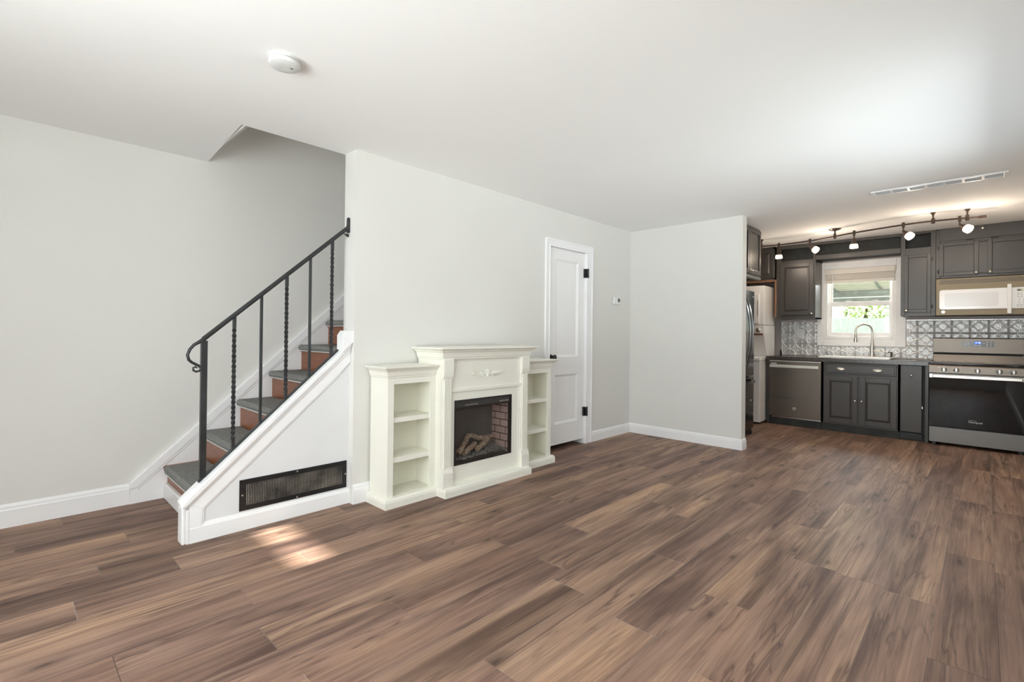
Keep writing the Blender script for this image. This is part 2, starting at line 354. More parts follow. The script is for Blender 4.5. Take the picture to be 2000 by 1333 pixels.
# ------------------------------------------------------------ setting: floor, ceiling, walls
YF, YB, YL, YR = 3.11, 3.262, 4.165, -0.37       # fireplace wall faces, stair wall, right wall
XS, XB, XF, ZC = 5.303, 7.85, -1.30, 2.437
def build_floor():
    W, LN = 0.192, 1.235; y0 = 0.722
    known = {0: 2.239, 1: 1.781, 2: 1.217, 3: 1.845, 4: 1.963, 5: 1.19, 6: 0.718, 7: 1.52, 8: 0.76, 9: 1.10, 10: 0.22, 11: 0.62, 12: 0.335, 13: -0.2, -1: 1.69, -2: 2.9, -3: 4.1}
    X0, X1, Y0, Y1 = XF-0.1, XB+0.1, YR-0.1, YL+0.1
    vs, fs, g, e, c = [], [], [], [], []
    for k in range(-6, 19):
        ya, yb = y0+k*W, y0+(k+1)*W
        if yb < Y0 or ya > Y1: continue
        rx = random.Random(k*31+5); j = known.get(k, rx.uniform(0, LN))
        n0 = math.floor((X0-j)/LN)
        for i in range(n0, n0+10):
            a, b = j+i*LN, j+(i+1)*LN
            if b <= X0 or a >= X1: continue
            xa, xb = max(a, X0), min(b, X1); va, vb = max(ya, Y0), min(yb, Y1)
            n = len(vs); vs += [(xa, va, 0), (xb, va, 0), (xb, vb, 0), (xa, vb, 0)]; fs.append((n, n+1, n+2, n+3))
            ou, ov = rx.uniform(0, 40), rx.uniform(0, 40); r1, r2, r3 = rx.random(), rx.random(), rx.random()
            fl = rx.choice((1, -1))
            for (x, y) in ((xa, va), (xb, va), (xb, vb), (xa, vb)):
                g.append((fl*(x-a)+ou, y-ya+ov)); e.append((x-a, y-ya)); c.append((r1, r2, r3, 1))
    n = len(vs); z = -0.06
    vs += [(X0, Y0, z), (X1, Y0, z), (X1, Y1, z), (X0, Y1, z), (X0, Y0, -0.001), (X1, Y0, -0.001), (X1, Y1, -0.001), (X0, Y1, -0.001)]
    for f in ((0, 3, 2, 1), (4, 5, 6, 7), (0, 1, 5, 4), (1, 2, 6, 5), (2, 3, 7, 6), (3, 0, 4, 7)):
        fs.append(tuple(n+i for i in f)); g += [(0, 0)]*4; e += [(0.5, 0.1)]*4; c += [(0.5, 0.2, 0.5, 1)]*4
    me = bpy.data.meshes.new('floor'); me.from_pydata(vs, [], fs)
    me.uv_layers.new(name='grain'); me.uv_layers.new(name='edge'); me.color_attributes.new('rnd', 'FLOAT_COLOR', 'CORNER')
    u1, u2, ca = me.uv_layers['grain'], me.uv_layers['edge'], me.color_attributes['rnd']
    for i in range(len(g)): u1.data[i].uv = g[i]; u2.data[i].uv = e[i]; ca.data[i].color = c[i]
    me.materials.append(M['floor']); o = bpy.data.objects.new('floor', me); COL.objects.link(o); o['kind'] = 'structure'
build_floor()
struct('ceiling', B().prism([(XF-.1, YR-.1), (XB+.15, YR-.1), (XB+.15, YB), (0.99, YB), (1.045, YL+.1), (XF-.1, YL+.1)], 'z', ZC, ZC+0.12), 'ceil')
struct('wall_left', B().box(XF-.1, 5.55, YL, YL+.12, 0, 5.0), 'wall')
SW = (2.8, 4.6, 0.80, 2.10)                         # unseen side window added on the right to let fill light in
struct('wall_right', B().box(XF-.1, SW[0], YR-.1, YR, 0, ZC).box(SW[1], XB+.15, YR-.1, YR, 0, ZC).box(SW[0], SW[1], YR-.1, YR, 0, SW[2]).box(SW[0], SW[1], YR-.1, YR, SW[3], ZC), 'wall')
DX0, DX1, DZ = 3.748, 4.376, 2.064
struct('wall_center', B().prism([(1.666, 0), (DX0, 0), (DX0, DZ), (DX1, DZ), (DX1, 0), (XS+.1, 0), (XS+.1, ZC), (1.666, ZC)], 'y', YF, YB), 'wall')
struct('wall_partition', B().box(XS, XS+.115, 1.803, YF, 0, ZC), 'wall')
struct('wall_kitchen', B().box(XS+.1, XB, 2.9, 3.05, 0, ZC), 'kwall')
WY0, WY1, WZ0, WZ1 = 0.80, 1.585, 1.155, 2.105
bk = B()
bk.box(XB, XB+.15, YR-.1, WY0, 0, ZC).box(XB, XB+.15, WY1, 3.05, 0, ZC).box(XB, XB+.15, WY0, WY1, 0, WZ0).box(XB, XB+.15, WY0, WY1, WZ1, ZC)
struct('wall_back', bk, 'kwall')
# front wall behind the camera: picture window and entrance door with glazing shaped for the sun patch
FW = (0.0, 2.1, 0.55, 2.15); FD = (2.62, 3.55, 2.06); FL = (2.78, 3.42, 1.56, 1.69)
fw = B(); xa, xb = XF-.12, XF
fw.box(xa, xb, YR-.1, FW[0], 0, ZC).box(xa, xb, FW[0], FW[1], 0, FW[2]).box(xa, xb, FW[0], FW[1], FW[3], ZC).box(xa, xb, FW[1], FD[0], 0, ZC)
fw.box(xa, xb, FD[0], FD[1], FD[2], ZC).box(xa, xb, FD[1], YL+.1, 0, ZC)
struct('wall_front', fw, 'wall')
struct('upper_storey', B().box(XF-.12, XB+.15, YR-.1, YB-.102, ZC+.125, 7.6).box(XF-.12, XB+.15, YB-.1, 9.0, 5.02, 7.6), 'siding')  # solid upper floor, made taller and longer to shade the back yard
# stairwell shell above the ceiling
struct('wall_stairwell', B().box(0.99, 5.42, YB-.10, YB, ZC+.12, 5.0), 'wall')
struct('wall_landing', B().box(5.42, 5.55, YB-.1, YL, 0, 5.0), 'wall')
struct('ceiling_stairwell', B().prism([(0.955, ZC+.12), (0.955, ZC+.25), (3.1, 5.0), (5.55, 5.0), (5.55, 4.88), (3.18, 4.88), (1.012, ZC)][::-1], 'y', YB-.05, YL), 'wall')
struct('floor_landing', B().box(3.62, 5.42, YB, YL, 2.58, 2.72), 'riser')

def baseboard(name, pts, axis_flip=False, h=0.132, t=0.015):
    # pts: list of (x,y) along the wall foot; profile grows to the room side (left of travel)
    prof = [(0, 0), (t, 0), (t, h*0.74), (t*0.72, h*0.80), (t*0.72, h*0.88), (t*0.3, h*0.97), (0, h)]
    pts = [Vector((p[0], p[1])) for p in pts]; loops = []
    for i, p in enumerate(pts):
        d0 = (p-pts[i-1]).normalized() if i else (pts[1]-p).normalized(); d1 = (pts[i+1]-p).normalized() if i < len(pts)-1 else d0
        n0 = Vector((-d0.y, d0.x)); n1 = Vector((-d1.y, d1.x)); n = (n0+n1); n = n/ max(n.dot(n0), 1e-6)
        loops.append([(p.x+n.x*a, p.y+n.y*a, z) for a, z in prof])
    return struct(name, B().loft(loops), 'trim')
# travel so that the room lies on the left hand
baseboard('baseboard_left', [(0.60, YL), (XF, YL)], h=0.138)
baseboard('baseboard_center', [(1.80, YF), (1.668, YF)], h=0.132)
baseboard('baseboard_corner', [(XS+.115, 1.803), (XS, 1.803), (XS, YF), (4.485, YF)], h=0.112)
baseboard('baseboard_right', [(XF, YR), (7.1, YR)], h=0.12)

# ------------------------------------------------------------ closet door
def closet_door():
    d = bpy.data.objects.new('door_1', None); COL.objects.link(d); d.location = (4.06, YF, 0); d['kind'] = 'structure'
    lf = B(); x0, x1, z0, z1 = 3.756, 4.368, 0.055, 2.056; yf = 3.127; yb = 3.165
    P = [(3.875, 4.262, 0.945, 1.948), (3.875, 4.262, 0.262, 0.765)]
    for (a, b, c, e) in ((x0, 3.875, z0, z1), (4.262, x1, z0, z1), (3.875, 4.262, z0, 0.262), (3.875, 4.262, 0.765, 0.945), (3.875, 4.262, 1.948, z1)):
        lf.box(a, b, yf, yb, c, e)
    for (a, b, c, e) in P:
        lf.box(a, b, yf+.016, yb-.004, c, e)
    part('door_leaf', lf, 'door', d)
    for (a, b, c, e) in P:
        fr = B(); w_ = .022
        for q in (([(a, c), (b, c), (b-w_, c+w_), (a+w_, c+w_)]), ([(b, c), (b, e), (b-w_, e-w_), (b-w_, c+w_)]), ([(b, e), (a, e), (a+w_, e-w_), (b-w_, e-w_)]), ([(a, e), (a, c), (a+w_, c+w_), (a+w_, e-w_)])):
            v = [(x, yf+.001 if i < 2 else yf+.0155, z) for i, (x, z) in enumerate(q)]
            fr.add(v + [(x, yb, z) for x, y, z in v], [(0, 1, 2, 3), (7, 6, 5, 4), (0, 4, 5, 1), (1, 5, 6, 2), (2, 6, 7, 3), (3, 7, 4, 0)])
        part('panel_moulding', fr, 'door', d)
    cs = B(); prof = lambda a, b: None
    for (a, b, c, e) in ((3.684, 3.748, 0, 2.066), (4.376, 4.482, 0, 2.066), (3.684, 4.482, 2.0662, 2.134)):
        cs.box(a, b, YF-.014, YF+.002, c, e)
    cs.box(3.682, 3.700, YF-.021, YF-.0135, 0, 2.1155).box(4.464, 4.484, YF-.021, YF-.0135, 0, 2.1155).box(3.682, 4.484, YF-.021, YF-.0135, 2.116, 2.136)
    cs.box(3.741, 3.752, YF-.019, YF+.01, 0, 2.0575).box(4.372, 4.382, YF-.019, YF+.01, 0, 2.0575).box(3.741, 4.382, YF-.019, YF+.01, 2.058, 2.070)
    cs.box(DX0-.001, DX0+.006, YF, YB, 0, DZ).box(DX1-.006, DX1+.001, YF, YB, 0, DZ).box(DX0, DX1, YF, YB, DZ-.006, DZ+.001)
    part('door_casing', cs, 'trim', d, bevel=.003)
    for z in (1.842, 0.349):
        h = B().box(4.352, 4.392, YF-.003, 3.131, z-.048, z+.048).box(4.368, 4.400, YF-.022, YF-.004, z-.048, z+.048).cyl((4.386, YF-.022, z-.05), (4.386, YF-.022, z+.05), .007, 10)
        part('hinge', h, 'blk', d, label='black hinge')
    k = B().lathe([(.029, 0), (.029, .006), (.012, .010), (.010, .03), (.020, .036), (.0275, .048), (.026, .06), (.014, .067), (0, .068)], (3.806, yf, .948), (0, -1, 0), 20)
    part('door_knob', k, 'blk', d, smooth=True, label='black door knob')
closet_door()

# ------------------------------------------------------------ staircase
def staircase():
    s = thing('staircase', (1.2, 3.7, 0), 'enclosed white staircase with reddish wood risers and grey carpeted treads', 'staircase')
    YA, YZ = 3.222, 4.148
    run, rise = 0.233, 0.208
    for k in range(13):
        nx, zt = 0.786+run*k, 0.226+rise*k
        rx = nx+0.026
        zb = zt-0.03
        z0 = 0.105 if k == 0 else zb-rise+0.03-0.004
        part('riser', B().box(rx, rx+.018, YA, YZ, z0, zb), 'riser', s)
        tr = B(); prof = [(nx+.012, zt-.03), (nx+.003, zt-.024), (nx, zt-.015), (nx+.003, zt-.006), (nx+.012, zt), (rx+run+.01, zt), (rx+run+.01, zt-.03)]
        t = part('tread', tr.prism(prof, 'y', YA, YZ), 'riser', s, bevel=.0)
        part('nosing_moulding', B().box(rx-.012, rx, YA, YZ, zb-.016, zb), 'riser', t)
        cp = B(); c = .011
        pr = [(nx+.018, zt-.032-.0), (nx-.004, zt-.030), (nx-.010, zt-.016), (nx-.006, zt+.002), (nx+.010, zt+c), (rx+run-.012, zt+c), (rx+run-.012, zt+.001),
              (nx+.014, zt+.001), (nx+.002, zt-.006), (nx-.001, zt-.016), (nx+.003, zt-.025), (nx+.018, zt-.0315)]
        part('carpet_pad', cp.prism(pr, 'y', YA+.01, YZ-(.075 if k == 0 else .02)), 'carpet', t, bevel=.003)
        part('carpet_binding', B().box(nx-.006, nx+.020, YA+.01, YZ-(.075 if k == 0 else .02), zt-.040, zt-.0325), 'binding', t, label='light edge binding of the carpet pad')
    part('base_board', B().box(0.788, 0.830, YA, YZ, 0, .108), 'trim', s, bevel=.008, label='white painted board under the first riser')
    # skirt on the left wall
    sl = 0.905
    def top(x): return 0.142 + sl*(x-0.602)
    X1 = 3.6
    part('wall_skirt', B().prism([(0.600, 0), (0.800, 0), (0.800, .1), (0.86, .1), (X1, top(X1)-.55), (X1, top(X1)), (0.602, .142)], 'y', YL-.020, YL), 'trim', s)
    part('skirt_cap', B().prism([(0.600, .104), (0.640, .1045+.0), (X1, top(X1)-.098), (X1, top(X1)+.006), (0.602, .146)], 'y', YL-.030, YL), 'trim', s, bevel=.006)
    part('skirt_bead', B().prism([(0.640, .085), (X1, top(X1)-.118), (X1, top(X1)-.096), (0.640, .107)], 'y', YL-.025, YL-.001), 'trim', s, bevel=.004)
    # knee wall with framed panel
    XE = 0.690
    def cap(x): return 0.502 + 0.892*(x-0.998)
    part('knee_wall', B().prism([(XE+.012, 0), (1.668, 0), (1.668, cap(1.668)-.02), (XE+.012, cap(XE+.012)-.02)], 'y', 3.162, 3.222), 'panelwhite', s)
    part('end_board', B().prism([(XE-.006, 0), (XE+.016, 0), (XE+.016, cap(XE+.016)-.006), (XE-.006, cap(XE)-.030)], 'y', 3.146, 3.234), 'trim', s, bevel=.009, seg=3)
    cpb = B().prism([(XE-.010, cap(XE)-.022), (XE-.010, cap(XE)-.002), (XE+.006, cap(XE)+.022), (1.664, cap(1.664)+.020), (1.664, cap(1.664)-.020), (XE+.01, cap(XE)-.022)], 'y', 3.130, 3.238)
    part('cap_rail', cpb, 'trim', s, bevel=.008, seg=3)
    part('cap_moulding', B().prism([(XE+.014, cap(XE+.014)-.046), (1.664, cap(1.664)-.046), (1.664, cap(1.664)-.018), (XE+.014, cap(XE+.014)-.018)], 'y', 3.141, 3.165), 'trim', s, bevel=.005)
    fr = B(); yf = 3.150
    def t1(x): return cap(x)-.040
    def t2(x): return cap(x)-.132
    fr.prism([(XE+.030, 0), (XE+.095, .078), (XE+.095, t2(XE+.095)), (XE+.030, t1(XE+.030))], 'y', yf, 3.165)
    fr.prism([(XE+.030, t1(XE+.03)), (XE+.095, t2(XE+.095)), (1.59, t2(1.59)), (1.664, t2(1.664)+.01), (1.664, t1(1.664))], 'y', yf, 3.165)
    part('panel_frame', fr, 'trim', s, bevel=.002)
    part('corner_bead', B().box(XE+.014, XE+.031, 3.147, 3.165, 0, cap(XE)-.04), 'trim', s, bevel=.004)
    bd = B(); o = .011
    bd.prism([(XE+.094, .078), (XE+.094+o, .09), (XE+.094+o, t2(XE+.094+o)-.006), (XE+.094, t2(XE+.094)+.004)], 'y', 3.154, 3.165)
    bd.prism([(XE+.094, t2(XE+.094)+.003), (XE+.094+o, t2(XE+.094+o)-.013), (1.600, t2(1.600)-.013), (1.590, t2(1.590)+.003)], 'y', 3.154, 3.165)
    part('panel_bead', bd, 'trim', s, bevel=.003)
    bb = [(3.148, 0), (3.165, 0), (3.165, .103), (3.158, .100), (3.148, .080)]
    part('panel_baseboard', B().prism(bb, 'x', XE+.032, 1.668), 'trim', s)
    part('cap_block', B().prism([(1.590, cap(1.590)+.010), (1.668, cap(1.668)+.010), (1.668, cap(1.6)+.150), (1.612, cap(1.6)+.150), (1.590, cap(1.6)+.118)], 'y', 3.118, 3.205), 'trim', s, bevel=.003)
    return s
staircase()

# ------------------------------------------------------------ iron railing
def railing():
    t = thing('stair_railing', (1.2, 3.2, 0.7), 'black wrought iron stair railing with alternating twisted and plain bars', 'railing')
    Y = 3.195; s0 = 0.893
    def rz(x): return 1.124+s0*(x-.779)
    def bz(x): return 0.529+0.892*(x-0.998)
    hr = B(); x0, x1 = .779, 1.664
    pr = [(-.010, -.013), (.010, -.013), (.0135, -.004), (.013, .006), (.006, .013), (-.006, .013), (-.013, .006), (-.0135, -.004)]
    hr.loft([[(x, Y+a, rz(x)+b*1.3) for a, b in pr] for x in (x0, x1)])
    part('handrail', hr, 'iron', t, bevel=.002)
    sc = [(0.785, 1.128), (.765, 1.113), (0.742, 1.098), (0.722, 1.073), (0.711, 1.042), (0.718, 1.014), (.730, 1.002), (0.745, 0.992), (0.765, 0.981), (0.777, 0.965), (0.771, 0.951), (0.754, 0.946), (0.740, 0.955), (0.739, 0.969), (0.749, 0.975), (0.759, 0.968)]
    rad = [.011, .010, .009, .0085, .008, .008, .0075, .0075, .007, .007, .006, .006, .006, .0055, .0055, .004]
    part('scroll', B().tube([(x, Y, z) for x, z in sc], rad, 8), 'iron', t, smooth=True)
    part('newel_post', B().box(.775, .807, Y-.012, Y+.012, bz(.79)+.0, rz(.79)-.012), 'iron', t, bevel=.0015)
    xs = [.946, 1.096, 1.246, 1.396, 1.545]
    for i, x in enumerate(xs):
        za, zb = bz(x)+.002, rz(x)-.012; q = B(); r = .0088
        if i % 2 == 0:
            loops = []; n = int((zb-za)/.005); T0, T1 = .05, .06
            for k in range(n+1):
                z = za+(zb-za)*k/n; u = min(max((z-za-T0)/(zb-za-T0-T1), 0), 1)
                a = math.pi*2*u*5.5+math.pi/4; rr = r*1.32*(1.0+0.06*math.sin(a*2))
                loops.append([(x+rr*math.cos(a+j*math.pi/2), Y+rr*math.sin(a+j*math.pi/2), z) for j in range(4)])
            q.loft(loops); part('baluster', q, 'iron', t, label='twisted iron bar')
        else:
            q.box(x-.0075, x+.0075, Y-.0075, Y+.0075, za, zb); part('baluster', q, 'iron', t, bevel=.001, label='plain square iron bar')
    sh = B().prism([(.770, bz(.77)-.006), (1.640, bz(1.64)-.006), (1.640, bz(1.64)+.003), (.770, bz(.77)+.003)], 'y', Y-.016, Y+.016)
    part('shoe_rail', sh, 'iron', t, bevel=.001)
    wb = B().box(1.652, 1.668, Y-.013, Y+.013, 1.872, 1.962).sphere((1.660, Y, 1.966), (.012, .014, .014), 12, 6).sphere((1.655, Y, 1.905), (.014, .018, .02), 12, 6)
    wb.prism([(1.625, 1.862), (1.660, 1.862), (1.660, 1.842), (1.645, 1.848)], 'y', Y-.006, Y+.006)
    part('wall_bracket', wb, 'iron', t, smooth=True)
railing()

# ------------------------------------------------------------ return air grille on the stair panel
def return_grille():
    t = thing('return_air_grille', (1.31, 3.16, 0.113), 'long black return air grille low on the stair side panel', 'grille')
    x0, x1, z0, z1 = .974, 1.648, .112, .296; y = 3.162
    fr = B().box(x0, x1, y-.007, y, z0, z0+.030).box(x0, x1, y-.007, y, z1-.030, z1).box(x0, x0+.036, y-.007, y, z0+.03, z1-.03).box(x1-.032, x1, y-.007, y, z0+.03, z1-.03)
    part('frame', fr, 'blk', t, bevel=.002)
    part('backing', B().box(x0+.03, x1-.03, y-.0015, y-.0002, z0+.025, z1-.025), 'blkmat', t)
    lv = B(); n = 64
    for i in range(n):
        x = x0+.040+(x1-x0-.076)*i/(n-1); lv.box(x-.0013, x+.0013, y-.006, y-.001, z0+.029, z1-.029)
    part('louvers', lv, 'oldgrille', t)
    for (x, z) in ((x0+.016, .205), (x1-.010, .205), ((x0+x1)/2, z1-.010), ((x0+x1)/2, z0+.010)):
        part('screw', B().lathe([(.0055, 0), (.005, .002), (0, .003)], (x, y-.007, z), (0, -1, 0), 10), 'nickel', t)
return_grille()

# ------------------------------------------------------------ electric fireplace with bookcases
def stack(b, x0, x1, y0, y1, rows):
    # rows: (overhang, z) rising; x0..x1,y front=y0, back=y1; overhang grows left, right and front
    loops = []
    for (o, oz, lx, rx) in rows:
        loops.append([(x0-o*lx, y1, oz), (x0-o*lx, y0-o, oz), (x1+o*rx, y0-o, oz), (x1+o*rx, y1, oz)])
    return b.loft(loops)
def fireplace():
    CX = 2.648; YBK = 3.092
    t = thing('electric_fireplace', (CX, 2.92, 0), 'cream electric fireplace mantel with open bookcase wings against the wall', 'fireplace')
    # centre body
    xl, xr, yf = 2.187, 3.095, 2.786
    body = B()
    body.box(xl, xl+.02, yf+.022, YBK-.021, .06, 1.0).box(xr-.02, xr, yf+.022, YBK-.021, .06, 1.0).box(xl+.001, xr-.001, YBK-.02, YBK, .06, 1.0)
    fx0, fx1, fz0, fz1 = 2.308, 2.914, .198, .682
    yp = 2.806
    body.box(xl+.003, fx0, yp, yp+.018, .06, 1.0).box(fx1, xr-.003, yp, yp+.018, .06, 1.0).box(fx0, fx1, yp, yp+.018, .06, fz0).box(fx0, fx1, yp, yp+.018, fz1, 1.0)
    part('surround', body, 'cream', t)
    fr = B()
    fr.box(2.272, 2.283, yp-.010, yp, .07, .752).box(3.005, 3.012, yp-.010, yp, .07, .752).box(2.272, 3.012, yp-.014, yp, .745, .766)
    fr.box(2.283, 2.296, yp-.005, yp, .07, .745).box(2.990, 3.005, yp-.005, yp, .07, .745)
    part('panel_moulding', fr, 'cream', t, bevel=.002)
    for (a, b) in ((2.187, 2.270), (3.012, 3.095)):
        p = part('pilaster', B().box(a, b, yf+.004, yp+.0015, .062, .995), 'cream', t, bevel=.003)
        fl = B(); w_ = (b-a); n = 6
        for i in range(n):
            x = a+.008+(w_-.016)*(i+.5)/n; h = (w_-.016)/n/2
            fl.add([(x-h*.95, yf+.004, .20), (x-h*.5, yf-.005, .20), (x+h*.5, yf-.005, .20), (x+h*.95, yf+.004, .20), (x-h*.95, yf+.004, .85), (x-h*.5, yf-.005, .85), (x+h*.5, yf-.005, .85), (x+h*.95, yf+.004, .85)],
                   [(0, 1, 5, 4), (1, 2, 6, 5), (2, 3, 7, 6), (3, 2, 1, 0), (4, 5, 6, 7), (0, 4, 7, 3)])
        part('fluting', fl, 'cream', p)
        part('corbel', B().prism([(yf-.014, .992), (yp, .992), (yp, .846), (yf-.004, .846), (yf-.010, .862), (yf-.014, .89)], 'x', a-.004, b+.004), 'cream', p, bevel=.002)
        part('plinth_block', B().prism([(yf-.016, .062), (yp, .062), (yp, .206), (yf-.004, .206), (yf-.006, .195), (yf-.016, .165)], 'x', a-.004, b+.004), 'cream', p, bevel=.002)
    mt_ = B(); stack(mt_, xl, xr, yf, YBK, [(0, .985, 1, 1), (.006, .992, 1, 1), (.006, .998, 1, 1), (.012, 1.004, 1, 1), (.018, 1.030, 1, 1), (.022, 1.040, 1, 1), (.034, 1.045, 1, 1), (.040, 1.056, 1, 1), (.062, 1.062, 1, 1), (.066, 1.066, 1, 1), (.066, 1.073, 1, 1), (.060, 1.077, 1, 1)])
    part('mantel_shelf', mt_, 'cream', t)
    pl = B(); stack(pl, xl, xr, 2.745, YBK, [(0.004, 0, 1, 1), (.004, .040, 1, 1), (.0, .058, 1, 1), (-.012, .066, 1, 1)])
    part('plinth', pl, 'cream', t)
    # applique: fan of leaves and scrolls
    ap = B(); ax, az, ay = 2.640, .868, yp-.001
    def leaf(ang, L_, w_, bx=0, bz=0, h=.007):
        ca, sa = math.cos(ang), math.sin(ang); vs = []; n = 6
        for i in range(n+1):
            u = i/n; ww = w_*math.sin(math.pi*(u**.7))*.5+.0005; hh = h*math.sin(math.pi*min(1, u*.9+.1))
            for k, (oo, hq) in enumerate(((-ww, 0), (0, hh), (ww, 0))):
                lx = u*L_; vs.append((ax+bx+ca*lx-sa*oo, ay-hq-.001, az+bz+sa*lx+ca*oo))
        fs = [(i*3+k, i*3+k+1, i*3+4+k, i*3+3+k) for i in range(n) for k in range(2)]
        ap.add(vs, fs)
    for k in range(9): leaf(R(90+(k-4)*25), .046 if k % 2 == 0 else .040, .015, 0, -.004)
    for k in range(5): leaf(R(270+(k-2)*28), .030, .012, 0, -.002)
    for sgn in (1, -1):
        for j in range(7):
            bx = sgn*(.045+.017*j); sc_ = 1-.09*j
            for da in (50, 5, -45): leaf(R(da if sgn > 0 else 180-da), .036*sc_, .014*sc_, bx, -.006+.002*j)
        ap.tube([(ax+sgn*(.035+.018*i), ay-.004, az-.006+.003*math.sin(i*1.3)) for i in range(8)], [.006, .006, .0055, .005, .0045, .004, .003, .002], 6)
    ap.sphere((ax, ay-.003, az-.004), (.012, .007, .012), 10, 6)
    part('applique', ap, 'cream', t, smooth=True, label='carved leaf applique')
    # firebox insert
    fb = B(); y0 = yp-.004; yk = 3.02; q = .012
    fb.box(fx0, fx0+q, y0, yp+.03, fz0, fz1).box(fx1-q, fx1, y0, yp+.03, fz0, fz1).box(fx0+q, fx1-q, y0, yp+.03, fz0, fz0+q).box(fx0+q, fx1-q, y0, yp+.03, fz1-q, fz1)
    f = part('firebox', fb, 'blk', t, bevel=.002)
    sh = B().box(fx0+.004, fx1-.004, yk, yk+.006, fz0+.004, fz1-.004).box(fx0+.004, fx1-.004, yp+.03, yk, fz0+.004, fz0+.010).box(fx0+.004, fx1-.004, yp+.03, yk, fz1-.010, fz1-.004)
    part('firebox_shell', sh, 'firebox', f)
    part('brick_side', B().box(fx1-.016, fx1-.010, yp+.03, yk, fz0+.01, fz1-.01), 'brick', f, label='pink brick side panel')
    part('brick_side', B().box(fx0+.006, fx0+.012, yp+.03, yk, fz0+.01, fz1-.01), 'brick', f, label='pink brick side panel')
    part('control_strip', B().prism([(yp+.008, .612), (yp+.008, .664), (yp+.05, .668), (yp+.05, .612)], 'x', fx0+.016, fx1-.016), 'blkmat', f, bevel=.002)
    bt = B()
    for i in range(5): bt.cyl((2.79+.021*i, yp+.008, .637), (2.79+.021*i, yp+.003, .637), .006, 10)
    part('control_button', bt, 'greyplastic', f)
    part('label_strip', B().box(2.42, 2.55, yp+.0072, yp+.0079, .634, .641), 'greyplastic', f)
    eb = B(); nx, ny = 26, 10
    rr = random.Random(3)
    vs = [(fx0+.014+(fx1-fx0-.032)*i/nx, yp+.034+(yk-yp-.04)*j/ny, fz0+.020+.040*(j/ny)+rr.uniform(0, .012)) for j in range(ny+1) for i in range(nx+1)]
    eb.add(vs, [(j*(nx+1)+i, j*(nx+1)+i+1, (j+1)*(nx+1)+i+1, (j+1)*(nx+1)+i) for j in range(ny) for i in range(nx)])
    part('ember_bed', eb, 'ember', f)
    def log(p, q, r):
        b = B(); p = Vector(p); q = Vector(q); rg = random.Random(int(p.x*1000)); n = 7; path = []; rad = []
        for i in range(n):
            u = i/(n-1); path.append(p.lerp(q, u)+Vector((rg.uniform(-.004, .004), rg.uniform(-.004, .004), rg.uniform(-.005, .005)))); rad.append(r*rg.uniform(.92, 1.08)*(.88 if i in (0, n-1) else 1))
        b.tube(path, rad, 9); part('log', b, 'log', f, label='brown ceramic log')
    log((2.405, 2.870, .262), (2.570, 2.950, .362), .021)
    log((2.455, 2.862, .256), (2.615, 2.915, .305), .020)
    log((2.600, 2.880, .262), (2.745, 2.915, .312), .021)
    log((2.565, 2.960, .366), (2.775, 2.930, .308), .020)
    log((2.700, 2.955, .312), (2.845, 2.965, .322), .017)
    part('fire_glass', B().box(fx0+q, fx1-q, yp+.001, yp+.004, fz0+q, fz1-q), 'fireglass', f)
    # bookcase wings
    for side in (-1, 1):
        mx = (lambda x: x) if side < 0 else (lambda x: 2*CX-x)
        X = lambda a, b: (min(mx(a), mx(b)), max(mx(a), mx(b)))
        a0, a1 = 1.790, 2.186; yb_ = 2.872
        body = B()
        for (u, v_, yA, yBb, zA, zB) in ((a0, a0+.018, yb_+.019, YBK-.0125, .069, .858), (a1-.018, a1-.002, yb_+.019, YBK-.0125, .069, .858), (a0+.002, a1-.004, YBK-.012, YBK-.001, .069, .858), (a0+.002, a1-.004, yb_+.012, YBK-.001, .055, .068), (a0+.01, a1-.01, yb_+.02, YBK-.002, .859, .88)):
            x_ = X(u, v_); body.box(x_[0], x_[1], yA, yBb, zA, zB)
        bc = part('bookcase', body, 'creamdark', t)
        ff = B()
        for (u, v_, zA, zB) in ((a0-.001, a0+.047, .06, .89), (a1-.047, a1+.001, .06, .89), (a0+.047, a1-.047, .828, .89)):
            x_ = X(u, v_); ff.box(x_[0], x_[1], yb_, yb_+.018, zA, zB)
        x_ = X(a0-.001, a0+.001); ff.box(x_[0]-.0005, x_[1]+.0005, yb_+.018, YBK, .06, .89)
        part('face_frame', ff, 'cream', bc, bevel=.002)
        for zA, zB in ((.564, .597), (.291, .326)):
            x_ = X(a0+.019, a1-.019); sh = B().box(x_[0], x_[1], yb_+.010, YBK-.013, zA, zB); part('shelf', sh, 'cream', bc, bevel=.002)
        x_ = X(a0, a1); lx, rx = (1, .25) if side < 0 else (.25, 1)
        co = B(); stack(co, x_[0], x_[1], yb_, YBK, [(0, .868, lx, rx), (.006, .874, lx, rx), (.006, .880, lx, rx), (.011, .886, lx, rx), (.016, .908, lx, rx), (.020, .918, lx, rx), (.030, .924, lx, rx), (.036, .932, lx, rx), (.050, .938, lx, rx), (.053, .946, lx, rx), (.046, .950, lx, rx)])
        part('cornice', co, 'cream', bc)
        x_ = X(1.761, 2.186); pb = B(); lx, rx = (1, 0) if side < 0 else (0, 1)
        stack(pb, x_[0], x_[1], 2.842, YBK, [(0.002, 0, lx, rx), (.002, .040, lx, rx), (-.002, .056, lx, rx), (-.012, .066, lx, rx)])
        part('plinth_board', pb, 'cream', bc)
fireplace()

